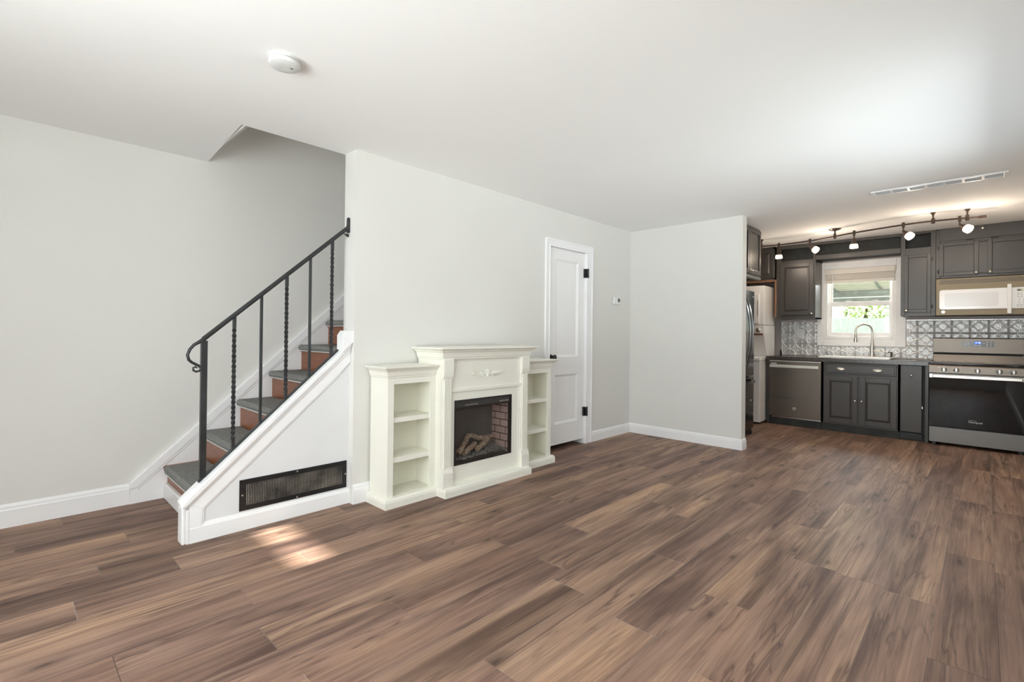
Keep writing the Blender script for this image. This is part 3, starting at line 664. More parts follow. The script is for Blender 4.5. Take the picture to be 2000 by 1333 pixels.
# ------------------------------------------------------------ thermostat, smoke detector, ceiling vent
def thermostat():
    t = thing('thermostat', (4.975, YF, 1.575), 'small white thermostat with grey screen on wall beside the door', 'thermostat')
    part('body', B().box(4.90, 5.055, YF-.030, YF, 1.535, 1.622), 'plastic', t, bevel=.012, seg=3)
    part('front_plate', B().box(4.955, 5.045, YF-.034, YF-.028, 1.545, 1.612), 'plastic', t, bevel=.006)
    part('screen', B().box(4.962, 5.012, YF-.0355, YF-.033, 1.563, 1.604), 'screen', t, label='grey lcd screen')
    part('button', B().box(5.030, 5.040, YF-.0355, YF-.033, 1.565, 1.575).box(5.030, 5.040, YF-.0355, YF-.033, 1.588, 1.598), 'greyplastic', t)
thermostat()
def smoke():
    c = (0.885, 2.327)
    t = thing('smoke_detector', (c[0], c[1], ZC), 'round white smoke detector on the ceiling', 'smoke detector')
    part('base', B().lathe([(.062, 0), (.064, .004), (.064, .012), (.058, .014), (.058, .018)], (c[0], c[1], ZC), (0, 0, -1), 40), 'detector', t, smooth=True)
    part('cover', B().lathe([(.060, .018), (.067, .019), (.068, .026), (.064, .034), (.05, .040), (.03, .042), (0, .0425)], (c[0], c[1], ZC), (0, 0, -1), 40), 'detector', t, smooth=True)
    sl = B()
    for i in range(22):
        a = 2*math.pi*i/22
        if i % 5 == 0: continue
        for k in range(1):
            d = Vector((math.cos(a), math.sin(a), 0)); p = Vector((c[0], c[1], ZC-.016))+d*.0575; tn = Vector((-d.y, d.x, 0))
            sl.add([p-tn*.006+Vector((0, 0, -.0015)), p+tn*.006+Vector((0, 0, -.0015)), p+tn*.006+Vector((0, 0, .0015)), p-tn*.006+Vector((0, 0, .0015)),
                    p-tn*.006+d*.002+Vector((0, 0, -.0015)), p+tn*.006+d*.002+Vector((0, 0, -.0015)), p+tn*.006+d*.002+Vector((0, 0, .0015)), p-tn*.006+d*.002+Vector((0, 0, .0015))],
                   [(0, 1, 2, 3), (4, 7, 6, 5), (0, 4, 5, 1), (1, 5, 6, 2), (2, 6, 7, 3), (3, 7, 4, 0)])
    part('vent_slot', sl, 'greyplastic', t)
    part('test_button', B().box(c[0]+.018, c[0]+.030, c[1]-.022, c[1]-.012, ZC-.0425, ZC-.039), 'screen', t, label='small dark square on the cover')
    part('indicator', B().sphere((c[0]-.012, c[1]+.01, ZC-.042), .0025, 8, 6), 'greyplastic', t)
smoke()
def vent():
    x0, x1, y0, y1 = 5.178, 5.325, -.130, .712
    t = thing('ceiling_vent', ((x0+x1)/2, (y0+y1)/2, ZC), 'long narrow white return vent on the ceiling', 'vent')
    e = .026
    fr = B().box(x0, x1, y0, y0+e, ZC-.010, ZC).box(x0, x1, y1-e, y1, ZC-.010, ZC).box(x0, x0+e*.9, y0+e, y1-e, ZC-.010, ZC).box(x1-e*.9, x1, y0+e, y1-e, ZC-.010, ZC)
    part('frame', fr, 'trim', t, bevel=.003)
    part('backing', B().box(x0+e*.8, x1-e*.8, y0+e*.8, y1-e*.8, ZC-.0016, ZC-.0002), 'ventgrey', t)
    n = 7
    for i in range(1, n):
        y = y0+e+(y1-y0-2*e)*i/n; part('divider', B().box(x0+e*.85, x1-e*.85, y-.008, y+.008, ZC-.009, ZC-.001), 'trim', t)
    fn = B()
    for j in range(7):
        x = x0+e*1.15+(x1-x0-2.3*e)*j/6; fn.prism([(x-.005, ZC-.0015), (x+.004, ZC-.008), (x+.005, ZC-.0075), (x-.003, ZC-.0015)], 'y', y0+e, y1-e)
    part('fins', fn, 'ventgrey', t)
vent()

# ------------------------------------------------------------ kitchen helpers (fronts facing -X)
def slab_door(b, x, y0, y1, z0, z1, t=.019):
    return b.box(x-t, x, y0, y1, z0, z1)
def door_front(name, x, y0, y1, z0, z1, parent, raised=True, fw=.055, t=.020, xsign=-1, facing='x', mt='cab'):
    # u -> horizontal, w -> outwards. facing 'x': plane x, outwards -X. facing 'y': plane y=x, outwards -Y
    def P(u, wv, v): return (x-wv, u, v) if facing == 'x' else (u, x-wv, v)
    def bx(b, u0, u1, w0, w1, v0, v1):
        q = [P(u0, w0, v0), P(u1, w1, v1)]
        b.box(min(q[0][0], q[1][0]), max(q[0][0], q[1][0]), min(q[0][1], q[1][1]), max(q[0][1], q[1][1]), v0, v1)
    b = B()
    bx(b, y0, y0+fw, 0, t, z0, z1); bx(b, y1-fw, y1, 0, t, z0, z1); bx(b, y0+fw, y1-fw, 0, t, z0, z0+fw); bx(b, y0+fw, y1-fw, 0, t, z1-fw, z1)
    bx(b, y0+fw, y1-fw, 0, t*.4, z0+fw, z1-fw)
    d = part(name, b, mt, parent, bevel=.003)
    iy0, iy1, iz0, iz1 = y0+fw, y1-fw, z0+fw, z1-fw
    if raised:
        g = .006; r_ = .024
        lo = [[P(iy0+g, t*.4, iz0+g), P(iy1-g, t*.4, iz0+g), P(iy1-g, t*.4, iz1-g), P(iy0+g, t*.4, iz1-g)],
              [P(iy0+g, t*.5, iz0+g), P(iy1-g, t*.5, iz0+g), P(iy1-g, t*.5, iz1-g), P(iy0+g, t*.5, iz1-g)],
              [P(iy0+r_, t*.98, iz0+r_), P(iy1-r_, t*.98, iz0+r_), P(iy1-r_, t*.98, iz1-r_), P(iy0+r_, t*.98, iz1-r_)]]
        part('raised_panel', B().loft(lo), mt, d)
    g = .004; ln = B()  # thin dark strips set in the groove around the panel
    for (a, c, e, f) in ((iy0, iy0+g, iz0, iz1), (iy1-g, iy1, iz0, iz1), (iy0, iy1, iz0, iz0+g), (iy0, iy1, iz1-g, iz1)):
        bx(ln, a, c, t*.4, t*.46, e, f)
    part('panel_groove', ln, 'cabline', d, label='dark line around the panel')
    return d
def knob(p, parent, d=(-1, 0, 0), r=.015):
    return part('knob', B().lathe([(r*.55, 0), (r*.4, .006), (r*.45, .012), (r*.95, .016), (r, .020), (r*.8, .026), (r*.3, .029), (0, .0295)], p, d, 18), 'nickel', parent, smooth=True, label='satin nickel knob')
def cup_pull(y, z, x, parent):
    b = B(); n = 14
    loops = []
    for i in range(9):
        ph = math.pi*i/8*.5
        loops.append([(x-.022*math.cos(ph)*max(0, math.sin(math.pi*k/n))**.5-.001, y-.044*math.cos(math.pi*k/n)*(1-.0*i), z-.012+.026*math.sin(ph)*(math.sin(math.pi*k/n)**.6 if 0 < k < n else 0)+0) for k in range(n+1)])
    b.loft(loops, cap=False, closed=False)
    b.loft([[(x-.002, y-.044*math.cos(math.pi*2*k/20), z+.0+.015*math.sin(2*math.pi*k/20)) for k in range(20)], [(x, y-.044*math.cos(math.pi*2*k/20), z+.015*math.sin(2*math.pi*k/20)) for k in range(20)]])
    return part('cup_pull', b, 'nickel', parent, smooth=True, label='satin nickel cup pull')
def hinge(y, z, x, parent):
    return part('hinge', B().cyl((x-.010, y, z-.022), (x-.010, y, z+.022), .0045, 8).box(x-.004, x, y-.011, y+.011, z-.018, z+.018), 'iron', parent)

XBASE, XU, XW = 7.2465, 7.47, 7.848
# ---- base units
def sink_base():
    t = thing('base_cabinet', (XBASE+.3, 1.08, 0), 'charcoal double-door base cabinet under the sink', 'cabinet', 'kitchen base cabinets')
    y0, y1 = .702, 1.486
    b = B().box(XBASE, XW, y0, y0+.018, .0, .864).box(XBASE, XW, y1-.018, y1, .0, .864).box(XBASE+.02, XW, y0, y1, .09, .108).box(XW-.01, XW, y0, y1, .1, .864)
    b.box(XBASE, XBASE+.02, y0, .731, .09, .864).box(XBASE, XBASE+.02, 1.455, y1, .09, .864).box(XBASE, XBASE+.02, .731, 1.455, .845, .864).box(XBASE, XBASE+.02, .731, 1.455, .69, .722).box(XBASE, XBASE+.02, .731, 1.455, .09, .116).box(XBASE, XBASE+.02, 1.07, 1.12, .116, .69)
    part('carcass', b, 'cab', t)
    part('toe_kick', B().box(XBASE-.004, XBASE+.02, y0, y1, 0, .088), 'cabin', t)
    fr = B().box(XBASE-.014, XBASE, .729, 1.459, .722, .855); dr = part('false_drawer_front', fr, 'cab', t, bevel=.006)
    part('raised_panel', B().box(XBASE-.020, XBASE-.012, .750, 1.438, .742, .836), 'cab', dr, bevel=.005)
    cup_pull(1.282, .789, XBASE-.020, dr); cup_pull(.913, .789, XBASE-.020, dr)
    d1 = door_front('door', XBASE, 1.106, 1.457, .114, .694, t, True, .058); knob((XBASE-.020, 1.131, .403), d1)
    d2 = door_front('door', XBASE, .729, 1.086, .114, .694, t, True, .058); knob((XBASE-.020, 1.064, .403), d2)
sink_base()
def narrow_unit():
    t = thing('base_cabinet', (XBASE+.3, .58, 0), 'narrow flat-front charcoal base cabinet between sink cabinet and range', 'cabinet', 'kitchen base cabinets')
    y0, y1 = .446, .700
    b = B().box(XBASE+.01, XW, y0, y0+.016, .0, .864).box(XBASE+.01, XW, y1-.012, y1, .0, .864).box(XBASE+.04, XW, y0, y1, .05, .07).box(XBASE+.05, XBASE+.06, y0, y1, .0, .864)
    part('carcass', b, 'cabin', t)
    f = part('pull_out_front', B().box(XBASE-.006, XBASE+.03, .505, .695, .100, .863), 'cab', t, bevel=.003)
    knob((XBASE-.006, .598, .748), f)
    part('filler_strip', B().box(XBASE-.002, XBASE+.02, y0, .478, 0, .864), 'cab', t, bevel=.002)
    part('toe_recess', B().box(XBASE+.002, XBASE+.03, .500, .700, .02, .085).box(XBASE-.012, XBASE+.006, .530, .680, .060, .074), 'blk', t)
    part('hinge', B().box(XBASE-.008, XBASE+.004, .497, .503, .375, .40), 'nickel', t)
narrow_unit()
def dishwasher():
    t = thing('dishwasher', (XBASE+.3, 1.79, 0), 'slate grey dishwasher with pale bar handle left of the sink cabinet', 'dishwasher')
    y0, y1 = 1.490, 2.094
    part('tub', B().box(XBASE+.005, XW-.02, y0+.004, y1-.004, .095, .858), 'blkmat', t)
    d = part('door', B().box(XBASE-.028, XBASE+.004, y0, y1, .373, .846), 'slate', t, bevel=.004)
    part('lower_panel', B().box(XBASE-.028, XBASE+.004, y0, y1, .118, .3705), 'slate', t, bevel=.003)
    part('top_strip', B().box(XBASE-.030, XBASE+.004, y0, y1, .848, .861), 'brightsteel', t, bevel=.002)
    h = B().box(XBASE-.070, XBASE-.050, y0+.02, y1-.012, .768, .806).box(XBASE-.052, XBASE-.027, y0+.03, y0+.055, .778, .796).box(XBASE-.052, XBASE-.027, y1-.05, y1-.025, .778, .796)
    part('handle', h, 'brightsteel', d, bevel=.006, seg=3, label='pale steel bar handle')
    part('badge', B().box(XBASE-.030, XBASE-.027, 2.005, 2.075, .812, .828), 'printlite', d, label='light badge strip')
    part('seam_strip', B().box(XBASE-.0285, XBASE-.01, y0+.004, y1-.004, .3705, .3735), 'steel', t)
    part('round_badge', B().lathe([(.022, 0), (.022, .004), (.016, .007), (.015, .004), (0, .004)], (XBASE-.028, 1.793, .232), (-1, 0, 0), 20), 'nickel', t, smooth=True, label='round silver vent badge')
    part('bottom_strip', B().box(XBASE-.016, XBASE+.004, y0, y1-.03, .098, .115), 'steel', t)
    part('toe_kick', B().box(XBASE-.004, XBASE+.02, y0, y1, 0, .094), 'cabin', t)
dishwasher()
def end_panel():
    o = part('end_panel', B().box(XBASE-.004, XW, 2.098, 2.136, 0, .864), 'cab', None, bevel=.003)
    tag(o, 'dark end panel standing between the dishwasher and white laundry tower', 'panel')
end_panel()
# ---- worktop, sink, tap
def worktop():
    y0, y1 = .444, 2.140; sx0, sx1, sy0, sy1 = 7.325, 7.775, .84, 1.50
    b = B().box(7.212, sx0, y0, y1, .866, .914).box(sx1, XW, y0, y1, .866, .914).box(sx0, sx1, y0, sy0, .866, .914).box(sx0, sx1, sy1, y1, .866, .914)
    o = part('countertop', b, 'counter', None, bevel=.004); tag(o, 'dark laminate kitchen countertop over the base units', 'countertop')
    t = thing('kitchen_sink', (7.55, 1.17, .9), 'white drop-in kitchen sink under the window', 'sink')
    r = B(); x0, x1, ya, yb = 7.29, 7.815, .80, 1.54; i0, i1, ja, jb = 7.345, 7.72, .86, 1.48
    rz0, rz1 = .915, .936
    r.box(x0, i0, ya, yb, rz0, rz1).box(i1, x1, ya, yb, rz0, rz1).box(i0, i1, ya, ja, rz0, rz1).box(i0, i1, jb, yb, rz0, rz1)
    part('rim', r, 'sink', t, bevel=.005)
    bs = B(); d = .010
    bs.box(i0-d, i0, ja-d, jb+d, .74, .916).box(i1, i1+d, ja-d, jb+d, .74, .916).box(i0, i1, ja-d, ja, .74, .916).box(i0, i1, jb, jb+d, .74, .916).box(i0-d, i1+d, ja-d, jb+d, .73, .742)
    part('basin', bs, 'sink', t)
    part('drain', B().cyl((7.53, 1.17, .742), (7.53, 1.17, .745), .04, 20), 'nickel', t)
    f = thing('kitchen_faucet', (7.77, 1.037, .936), 'tall brushed nickel gooseneck faucet behind the sink', 'faucet')
    z0 = .936
    part('body', B().lathe([(.030, 0), (.029, .006), (.024, .012), (.0225, .10), (.020, .15), (.0145, .19), (.0125, .215)], (7.77, 1.037, z0), (0, 0, 1), 20), 'nickel', f, smooth=True)
    pts = [(7.77, 1.037, z0+.20), (7.77, 1.037, 1.25)]
    for i in range(13):
        a = math.pi*i/12; c = .080; pts.append((7.77-.055*(1-math.cos(a)), 1.037+c*(1-math.cos(a)), 1.262+.088*math.sin(a)))
    pts.append((7.66, 1.197, 1.222))
    part('spout', B().tube(pts, .0118, 12), 'nickel', f, smooth=True)
    part('spray_head', B().lathe([(.0125, 0), (.015, .006), (.017, .05), (.022, .085), (.0215, .100), (.012, .102)], (7.66, 1.197, 1.222), (0, 0, -1), 16), 'nickel', f, smooth=True)
    part('lever', B().cyl((7.77, 1.02, 1.010), (7.768, .950, 1.010), .012, 12).cyl((7.768, .955, 1.012), (7.766, .945, 1.075), .006, 10, .004), 'nickel', f, smooth=True)
    s = thing('soap_dispenser', (7.77, .838, .936), 'small bronze soap dispenser right of the faucet', 'dispenser')
    part('stem', B().lathe([(.020, 0), (.019, .004), (.011, .008), (.010, .05), (.013, .053), (.013, .062), (.004, .066)], (7.77, .838, .936), (0, 0, 1), 14), 'bronze', s, smooth=True)
    part('nozzle', B().tube([(7.77, .838, .993), (7.755, .858, .995), (7.745, .874, .986)], .0055, 8), 'bronze', s, smooth=True)
    bo = thing('soap_bottle', (7.80, 2.112, .914), 'slim dark bottle at the left end of the countertop', 'bottle')
    part('bottle_body', B().lathe([(.013, 0), (.0135, .003), (.0135, .05), (.010, .06), (.008, .064)], (7.80, 2.112, .914), (0, 0, 1), 14), 'blk', bo, smooth=True)
    part('cap', B().cyl((7.80, 2.112, .976), (7.80, 2.112, .992), .009, 12), 'blkmat', bo)
worktop()
# ---- pressed tin backsplash: relief of each tile in one mesh
def backsplash():
    S = 0.158; n = 30
    def hfun(u, v):
        # u,v in 0..1; mirrored quarter
        a = abs(u-.5)*2; c = abs(v-.5)*2
        h = 0.0
        ed = 1-max(a, c)
        if ed < .09: h += .0030*min(1, 2.2*(1-abs(ed-.045)/.045))
        dc = math.hypot(1-a, 1-c)
        def ridge(x, x0, w_): return max(0, 1-abs(x-x0)/w_)
        h += .0060*min(1, 1.6*ridge(dc, .93, .11)) + .0030*ridge(dc, .73, .06)
        r = math.hypot(a, c); th = math.atan2(c, a)
        if r < .62: h += .0040*max(0, abs(math.cos(2*th))**1.5)*ridge(r, .26, .26) + .0030*ridge(abs(th-math.pi/4), 0, .28)*ridge(r, .30, .22)
        h += .0035*ridge(r, 0, .09)
        if dc < .66: h += .0022*(.5-.5*math.cos(8*math.atan2(1-c, 1-a)))*ridge(dc, .42, .24)
        h += .0022*ridge(a, 0, .06)*(c > .55)*ridge(c, .8, .25) + .0022*ridge(c, 0, .06)*(a > .55)*ridge(a, .8, .25)
        return h
    H = [[hfun(i/n, j/n) for i in range(n+1)] for j in range(n+1)]
    t = thing('backsplash', (XB-.01, 1.0, .914), 'pressed tin tile backsplash behind the counter and range', 'backsplash')
    def panel(regions, nm):
        b = B(); rel = []
        for (ya, yb, za, zb) in regions:
            x0 = XB-.004
            # tile grid anchored at y=0.434 , z=1.402
            i0 = math.floor((ya-.434)/S); i1 = math.ceil((yb-.434)/S); j0 = math.floor((za-1.402)/S); j1 = math.ceil((zb-1.402)/S)
            for i in range(i0, i1):
                for j in range(j0, j1):
                    oy, oz = .434+i*S, 1.402+j*S
                    ks = [k for k in range(n+1) if ya-1e-6 <= oy+S*k/n <= yb+1e-6]; ls = [l for l in range(n+1) if za-1e-6 <= oz+S*l/n <= zb+1e-6]
                    if len(ks) < 2 or len(ls) < 2: continue
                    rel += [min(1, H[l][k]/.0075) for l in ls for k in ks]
                    vs = [(x0-H[l][k], oy+S*k/n, oz+S*l/n) for l in ls for k in ks]; q = len(ks)
                    b.add(vs, [(r*q+c, r*q+c+1, (r+1)*q+c+1, (r+1)*q+c) for r in range(len(ls)-1) for c in range(q-1)])
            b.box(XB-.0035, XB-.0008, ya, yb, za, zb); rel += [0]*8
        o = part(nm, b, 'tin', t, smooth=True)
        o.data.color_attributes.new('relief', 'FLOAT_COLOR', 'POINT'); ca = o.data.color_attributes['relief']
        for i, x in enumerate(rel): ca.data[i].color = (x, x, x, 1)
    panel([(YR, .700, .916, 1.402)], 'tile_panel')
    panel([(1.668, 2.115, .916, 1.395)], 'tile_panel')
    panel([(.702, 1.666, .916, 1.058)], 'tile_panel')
    part('edge_trim', B().box(XB-.009, XB-.003, YR, .70, 1.400, 1.406), 'tinedge', t)
    part('edge_trim', B().box(XB-.009, XB-.003, 2.112, 2.118, .916, 1.397), 'tinedge', t)
    o = thing('outlet', (XB-.008, 1.882, 1.225), 'white double-gang outlet plate on the backsplash below the left upper cabinet', 'outlet')
    part('wall_plate', B().box(XB-.016, XB-.009, 1.822, 1.942, 1.163, 1.290), 'plastic', o, bevel=.004)
    for y in (1.852, 1.912): part('switch', B().box(XB-.018, XB-.015, y-.017, y+.017, 1.193, 1.260), 'plastic', o, bevel=.002)
backsplash()
# ---- range
def kitchen_range():
    t = thing('range', (7.5, .063, 0), 'dark stainless electric range with black glass oven door', 'range')
    y0, y1, xf = -.318, .440, 7.172
    part('body', B().box(xf+.03, 7.80, y0, y1, .035, .895), 'blk', t)
    part('cooktop', B().box(xf-.010, 7.80, y0, y1, .892, .914), 'blkglass', t, bevel=.004)
    part('drawer', B().box(xf-.004, xf+.03, y0+.002, y1-.002, .034, .204), 'dksteel', t, bevel=.004)
    d = part('oven_door', B().box(xf-.016, xf+.028, y0+.002, y1-.002, .212, .742), 'blkglass', t, bevel=.004)
    part('door_cap', B().box(xf-.018, xf+.028, y0+.002, y1-.002, .742, .790), 'steel', d, bevel=.004)
    h = B().box(xf-.066, xf-.040, y0+.03, y1-.030, .746, .786).box(xf-.042, xf-.015, y0+.04, y0+.075, .752, .78).box(xf-.042, xf-.015, y1-.085, y1-.05, .752, .78)
    part('handle', h, 'steel', d, bevel=.008, seg=3, label='wide bright steel handle')
    text('lettering', 'Whirlpool', .026, (xf-.0168, .060, .287), (0, -1, 0), (0, 0, 1), M['printlite'], d)
    sw = B().tube([(xf-.0165, .085+.03*math.cos(a), .297+.012*math.sin(a)) for a in [i*.35 for i in range(10)]], .0012, 6)
    part('emblem', sw, 'printlite', d)
    part('control_panel', B().prism([(xf-.012, .800), (xf+.03, .800), (xf+.03, .892), (xf-.002, .878), (xf-.010, .868)], 'x' if False else 'y', 0, 0) if False else B().prism([(xf-.012, .800), (xf+.03, .800), (xf+.03, .893), (xf+.004, .893), (xf-.008, .872)], 'y', y0, y1), 'slate', t, bevel=.002)
    for y in (.313, .213, .046, -.119, -.222):
        k = part('control_knob', B().lathe([(.024, 0), (.024, .004), (.021, .006), (.0195, .026), (.016, .029), (0, .029)], (xf-.012, y, .838), (-1, 0, 0), 22), 'dksteel', t, smooth=True)
        part('pointer', B().box(xf-.046, xf-.012, y-.0055, y+.0055, .817, .859), 'steel', k, bevel=.002)
        part('marking', B().box(xf-.0135, xf-.0115, y+.030, y+.050, .858, .862), 'printlite', t)
    # rear console
    c = part('backguard', B().prism([(7.752, 1.012), (7.80, 1.012), (7.828, .92), (7.832, 1.186), (7.765, 1.190), (7.752, 1.180)], 'y', y0, y1), 'slate', t, bevel=.003)
    part('vent_riser', B().prism([(7.735, .914), (7.78, .914), (7.80, .990), (7.768, .990)], 'y', y0, y1-.006), 'dksteel', t, bevel=.002)
    part('vent_gap', B().box(7.775, 7.828, y0+.01, y1-.01, .985, 1.014), 'blkmat', t)
    part('display', B().box(7.749, 7.753, -.082, .184, 1.085, 1.152), 'disp', c)
    part('clock_window', B().box(7.7475, 7.7495, .022, .078, 1.118, 1.147), 'bluebg', c, label='lit blue clock window')
    text('clock_digits', '11 10', .020, (7.7470, .050, 1.132), (0, -1, 0), (0, 0, 1), M['blue'], c)
    bt = B()
    for y in (.158, .130, -.028, -.058):
        for z in (1.140, 1.119, 1.099): bt.box(7.7480, 7.7495, y-.009, y+.009, z-.0035, z+.0035)
    for y in (.070, .034): bt.box(7.7480, 7.7495, y-.012, y+.012, 1.096, 1.105)
    bt.box(7.7480, 7.7495, .090, .106, 1.138, 1.142).box(7.7480, 7.7495, -.012, .014, 1.127, 1.130)
    part('touch_key', bt, 'printlite', c)
    part('foot', B().box(xf+.03, xf+.07, y1-.06, y1-.03, 0, .036).box(xf+.03, xf+.07, y0+.03, y0+.06, 0, .036).box(7.72, 7.76, y1-.06, y1-.03, 0, .036).box(7.72, 7.76, y0+.03, y0+.06, 0, .036), 'blk', t)
    # ceramic burner rings
    for (x, y, r) in ((7.34, .25, .11), (7.34, -.13, .09), (7.60, .25, .08), (7.60, -.13, .11)):
        part('burner_ring', B().lathe([(r, .0), (r, .0006), (r-.003, .0006), (r-.003, 0)], (x, y, .9138), (0, 0, 1), 36), 'greyplastic', t)
kitchen_range()
# ---- upper units
ZT = ZC-.001
def upper_left():
    t = thing('upper_cabinet', (XU+.18, 1.85, 1.43), 'tall charcoal wall cabinet with raised panel door left of the window', 'cabinet', 'kitchen wall cabinets')
    y0, y1, z0 = 1.612, 2.086, 1.426
    b = B().box(XU+.02, XW, y0, y0+.016, z0, ZT).box(XU+.02, XW, y1-.016, y1, z0, ZT).box(XU+.02, XW, y0, y1, z0, z0+.016).box(XU+.02, XW, y0, y1, 2.198, 2.212).box(XU+.02, XW, y0, y1, ZT-.02, ZT)
    part('carcass', b, 'cab', t)
    ff = B().box(XU, XU+.02, y0, 1.642, z0, ZT).box(XU, XU+.02, 2.028, y1, z0, ZT).box(XU, XU+.02, 1.642, 2.028, z0, 1.49).box(XU, XU+.02, 1.642, 2.028, 2.175, 2.222).box(XU, XU+.02, 1.642, 2.028, 2.385, ZT)
    part('face_frame', ff, 'cab', t, bevel=.002)
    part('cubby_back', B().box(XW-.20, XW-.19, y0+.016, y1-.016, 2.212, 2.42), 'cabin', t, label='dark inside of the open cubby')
    d = door_front('door', XU, 1.630, 2.036, 1.473, 2.182, t, True, .052)
    knob((XU-.020, 1.655, 1.490), d)
    part('end_panel', B().box(XU+.004, XW, y1, y1+.022, z0+.02, 1.975), wood_mat('raw_wood_panel', (.22, .115, .06), (.36, .20, .11), (12, 12, 1.5), .5), t, label='raw brown wood end panel')
upper_left()
def upper_laundry():
    t = thing('upper_cabinet', (XU+.18, 2.45, 1.98), 'short charcoal wall cabinet above the laundry tower', 'cabinet', 'kitchen wall cabinets')
    y0, y1, z0 = 2.112, 2.86, 1.975
    b = B().box(XU+.02, XW, y0, y0+.016, z0, ZT).box(XU+.02, XW, y1-.016, y1, z0, ZT).box(XU+.02, XW, y0, y1, z0, z0+.016).box(XU+.02, XW, y0, y1, ZT-.016, ZT)
    part('carcass', b, 'cab', t)
    part('face_frame', B().box(XU, XU+.02, y0, 2.13, z0, ZT).box(XU, XU+.02, 2.47, 2.50, z0, ZT).box(XU, XU+.02, y1-.03, y1, z0, ZT).box(XU, XU+.02, y0, y1, z0, 2.01).box(XU, XU+.02, y0, y1, 2.40, ZT), 'cab', t, bevel=.002)
    d = door_front('door', XU, 2.118, 2.475, 2.004, 2.405, t, True, .05)
    d = door_front('door', XU, 2.495, 2.845, 2.004, 2.405, t, True, .05)
    part('bottom_rail', B().box(XU-.002, XU+.02, y0, y1, 1.945, z0), M['blind'] if False else wood_mat('stained_rail', (.16, .085, .05), (.27, .15, .085), (2, 12, 12), .45), t, label='brown wood rail under the doors')
upper_laundry()
def upper_right():
    t = thing('upper_cabinet', (XU+.18, .565, 1.44), 'narrow charcoal wall cabinet right of the window beside the microwave', 'cabinet', 'kitchen wall cabinets')
    y0, y1, z0 = .404, .722, 1.441
    b = B().box(XU+.02, XW, y0, y0+.016, z0, ZT).box(XU+.02, XW, y1-.016, y1, z0, ZT).box(XU+.02, XW, y0, y1, z0, z0+.016).box(XU+.02, XW, y0, y1, 2.225, 2.24).box(XU+.02, XW, y0, y1, ZT-.02, ZT)
    part('carcass', b, 'cab', t)
    ff = B().box(XU, XU+.02, y0, .448, z0, ZT).box(XU, XU+.02, .680, y1, z0, ZT).box(XU, XU+.02, .448, .680, z0, 1.49).box(XU, XU+.02, .448, .680, 2.155, 2.248).box(XU, XU+.02, .448, .680, 2.408, ZT)
    part('face_frame', ff, 'cab', t, bevel=.002)
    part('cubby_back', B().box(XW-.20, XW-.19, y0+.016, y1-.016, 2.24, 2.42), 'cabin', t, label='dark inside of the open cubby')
    d = door_front('door', XU, .444, .687, 1.481, 2.165, t, False, .036, .018)
    knob((XU-.018, .665, 1.503), d)
    for z in (2.10, 1.55): hinge(.435, z, XU, d)
upper_right()
def upper_micro():
    t = thing('upper_cabinet', (XU+.18, .01, 1.86), 'charcoal two-door wall cabinet above the microwave', 'cabinet', 'kitchen wall cabinets')
    y0, y1, z0 = YR+.003, .402, 1.868
    b = B().box(XU+.02, XW, y0, y0+.016, z0, ZT).box(XU+.02, XW, y1-.016, y1, z0, ZT).box(XU+.02, XW, y0, y1, z0, z0+.016).box(XU+.02, XW, y0, y1, ZT-.016, ZT)
    part('carcass', b, 'cab', t)
    ff = B().box(XU, XU+.02, y0, -.345, z0, ZT).box(XU, XU+.02, .366, y1, z0, ZT).box(XU, XU+.02, y0+.03, .36, z0, 1.91).box(XU, XU+.02, y0+.03, .36, 2.25, 2.30).box(XU, XU+.02, -.034, .054, 1.90, 2.26).box(XU, XU+.02, y0, y1, 2.425, ZT)
    part('face_frame', ff, 'cab', t, bevel=.002)
    d = door_front('door', XU, .044, .374, 1.892, 2.270, t, False, .038, .018); knob((XU-.018, .062, 1.914), d)
    for z in (2.215, 1.945): hinge(.382, z, XU, d)
    d = door_front('door', XU, -.345, -.024, 1.892, 2.270, t, False, .038, .018); knob((XU-.018, -.046, 1.914), d)
    lp = part('lift_panel', B().box(XU-.016, XU, y0, .372, 2.292, 2.432), 'cab', t, bevel=.003)
    knob((XU-.016, .012, 2.398), lp)
    for y in (.115, -.078): part('hinge', B().box(XU-.021, XU-.014, y-.022, y+.022, 2.280, 2.296).cyl((XU-.02, y-.03, 2.288), (XU-.02, y+.03, 2.288), .005, 8), 'iron', lp)
upper_micro()
def bridge():
    t = thing('bridge_shelf', (XU+.18, 1.17, 2.2), 'charcoal open bridge shelf spanning above the kitchen window', 'shelf')
    y0, y1 = .724, 1.610
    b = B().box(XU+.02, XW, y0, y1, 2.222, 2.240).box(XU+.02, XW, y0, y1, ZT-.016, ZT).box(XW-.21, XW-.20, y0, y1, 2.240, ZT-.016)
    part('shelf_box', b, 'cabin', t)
    part('face_rail', B().box(XU, XU+.02, y0, y1, 2.205, 2.264), 'cab', t, bevel=.003)
    part('top_rail', B().box(XU, XU+.02, y0, y1, 2.400, ZT), 'cab', t, bevel=.003)
bridge()
def fridge_cab():
    Y = 1.916
    t = thing('upper_cabinet', (5.81, 2.3, 1.85), 'charcoal double-door cabinet above the refrigerator', 'cabinet', 'kitchen wall cabinets')
    x0, x1, z0 = XS+.118, 6.200, 1.845
    part('carcass', B().box(x0, x1, Y+.0, 2.895, z0+.03, ZT), 'cab', t)
    part('bottom_moulding', B().prism([(Y-.012, z0), (Y+.03, z0), (Y+.03, z0+.03), (Y-.018, z0+.03), (Y-.018, z0+.018)], 'x', x0, x1+.004), 'cab', t, bevel=.002)
    xm = 5.800
    d = door_front('door', Y, x0+.01, xm-.003, z0+.045, 2.415, t, False, .05, .020, facing='y'); knob((xm-.035, Y-.020, z0+.075), d, (0, -1, 0), .013)
    d = door_front('door', Y, xm+.003, x1-.012, z0+.045, 2.415, t, False, .05, .020, facing='y'); knob((xm+.035, Y-.020, z0+.075), d, (0, -1, 0), .013)
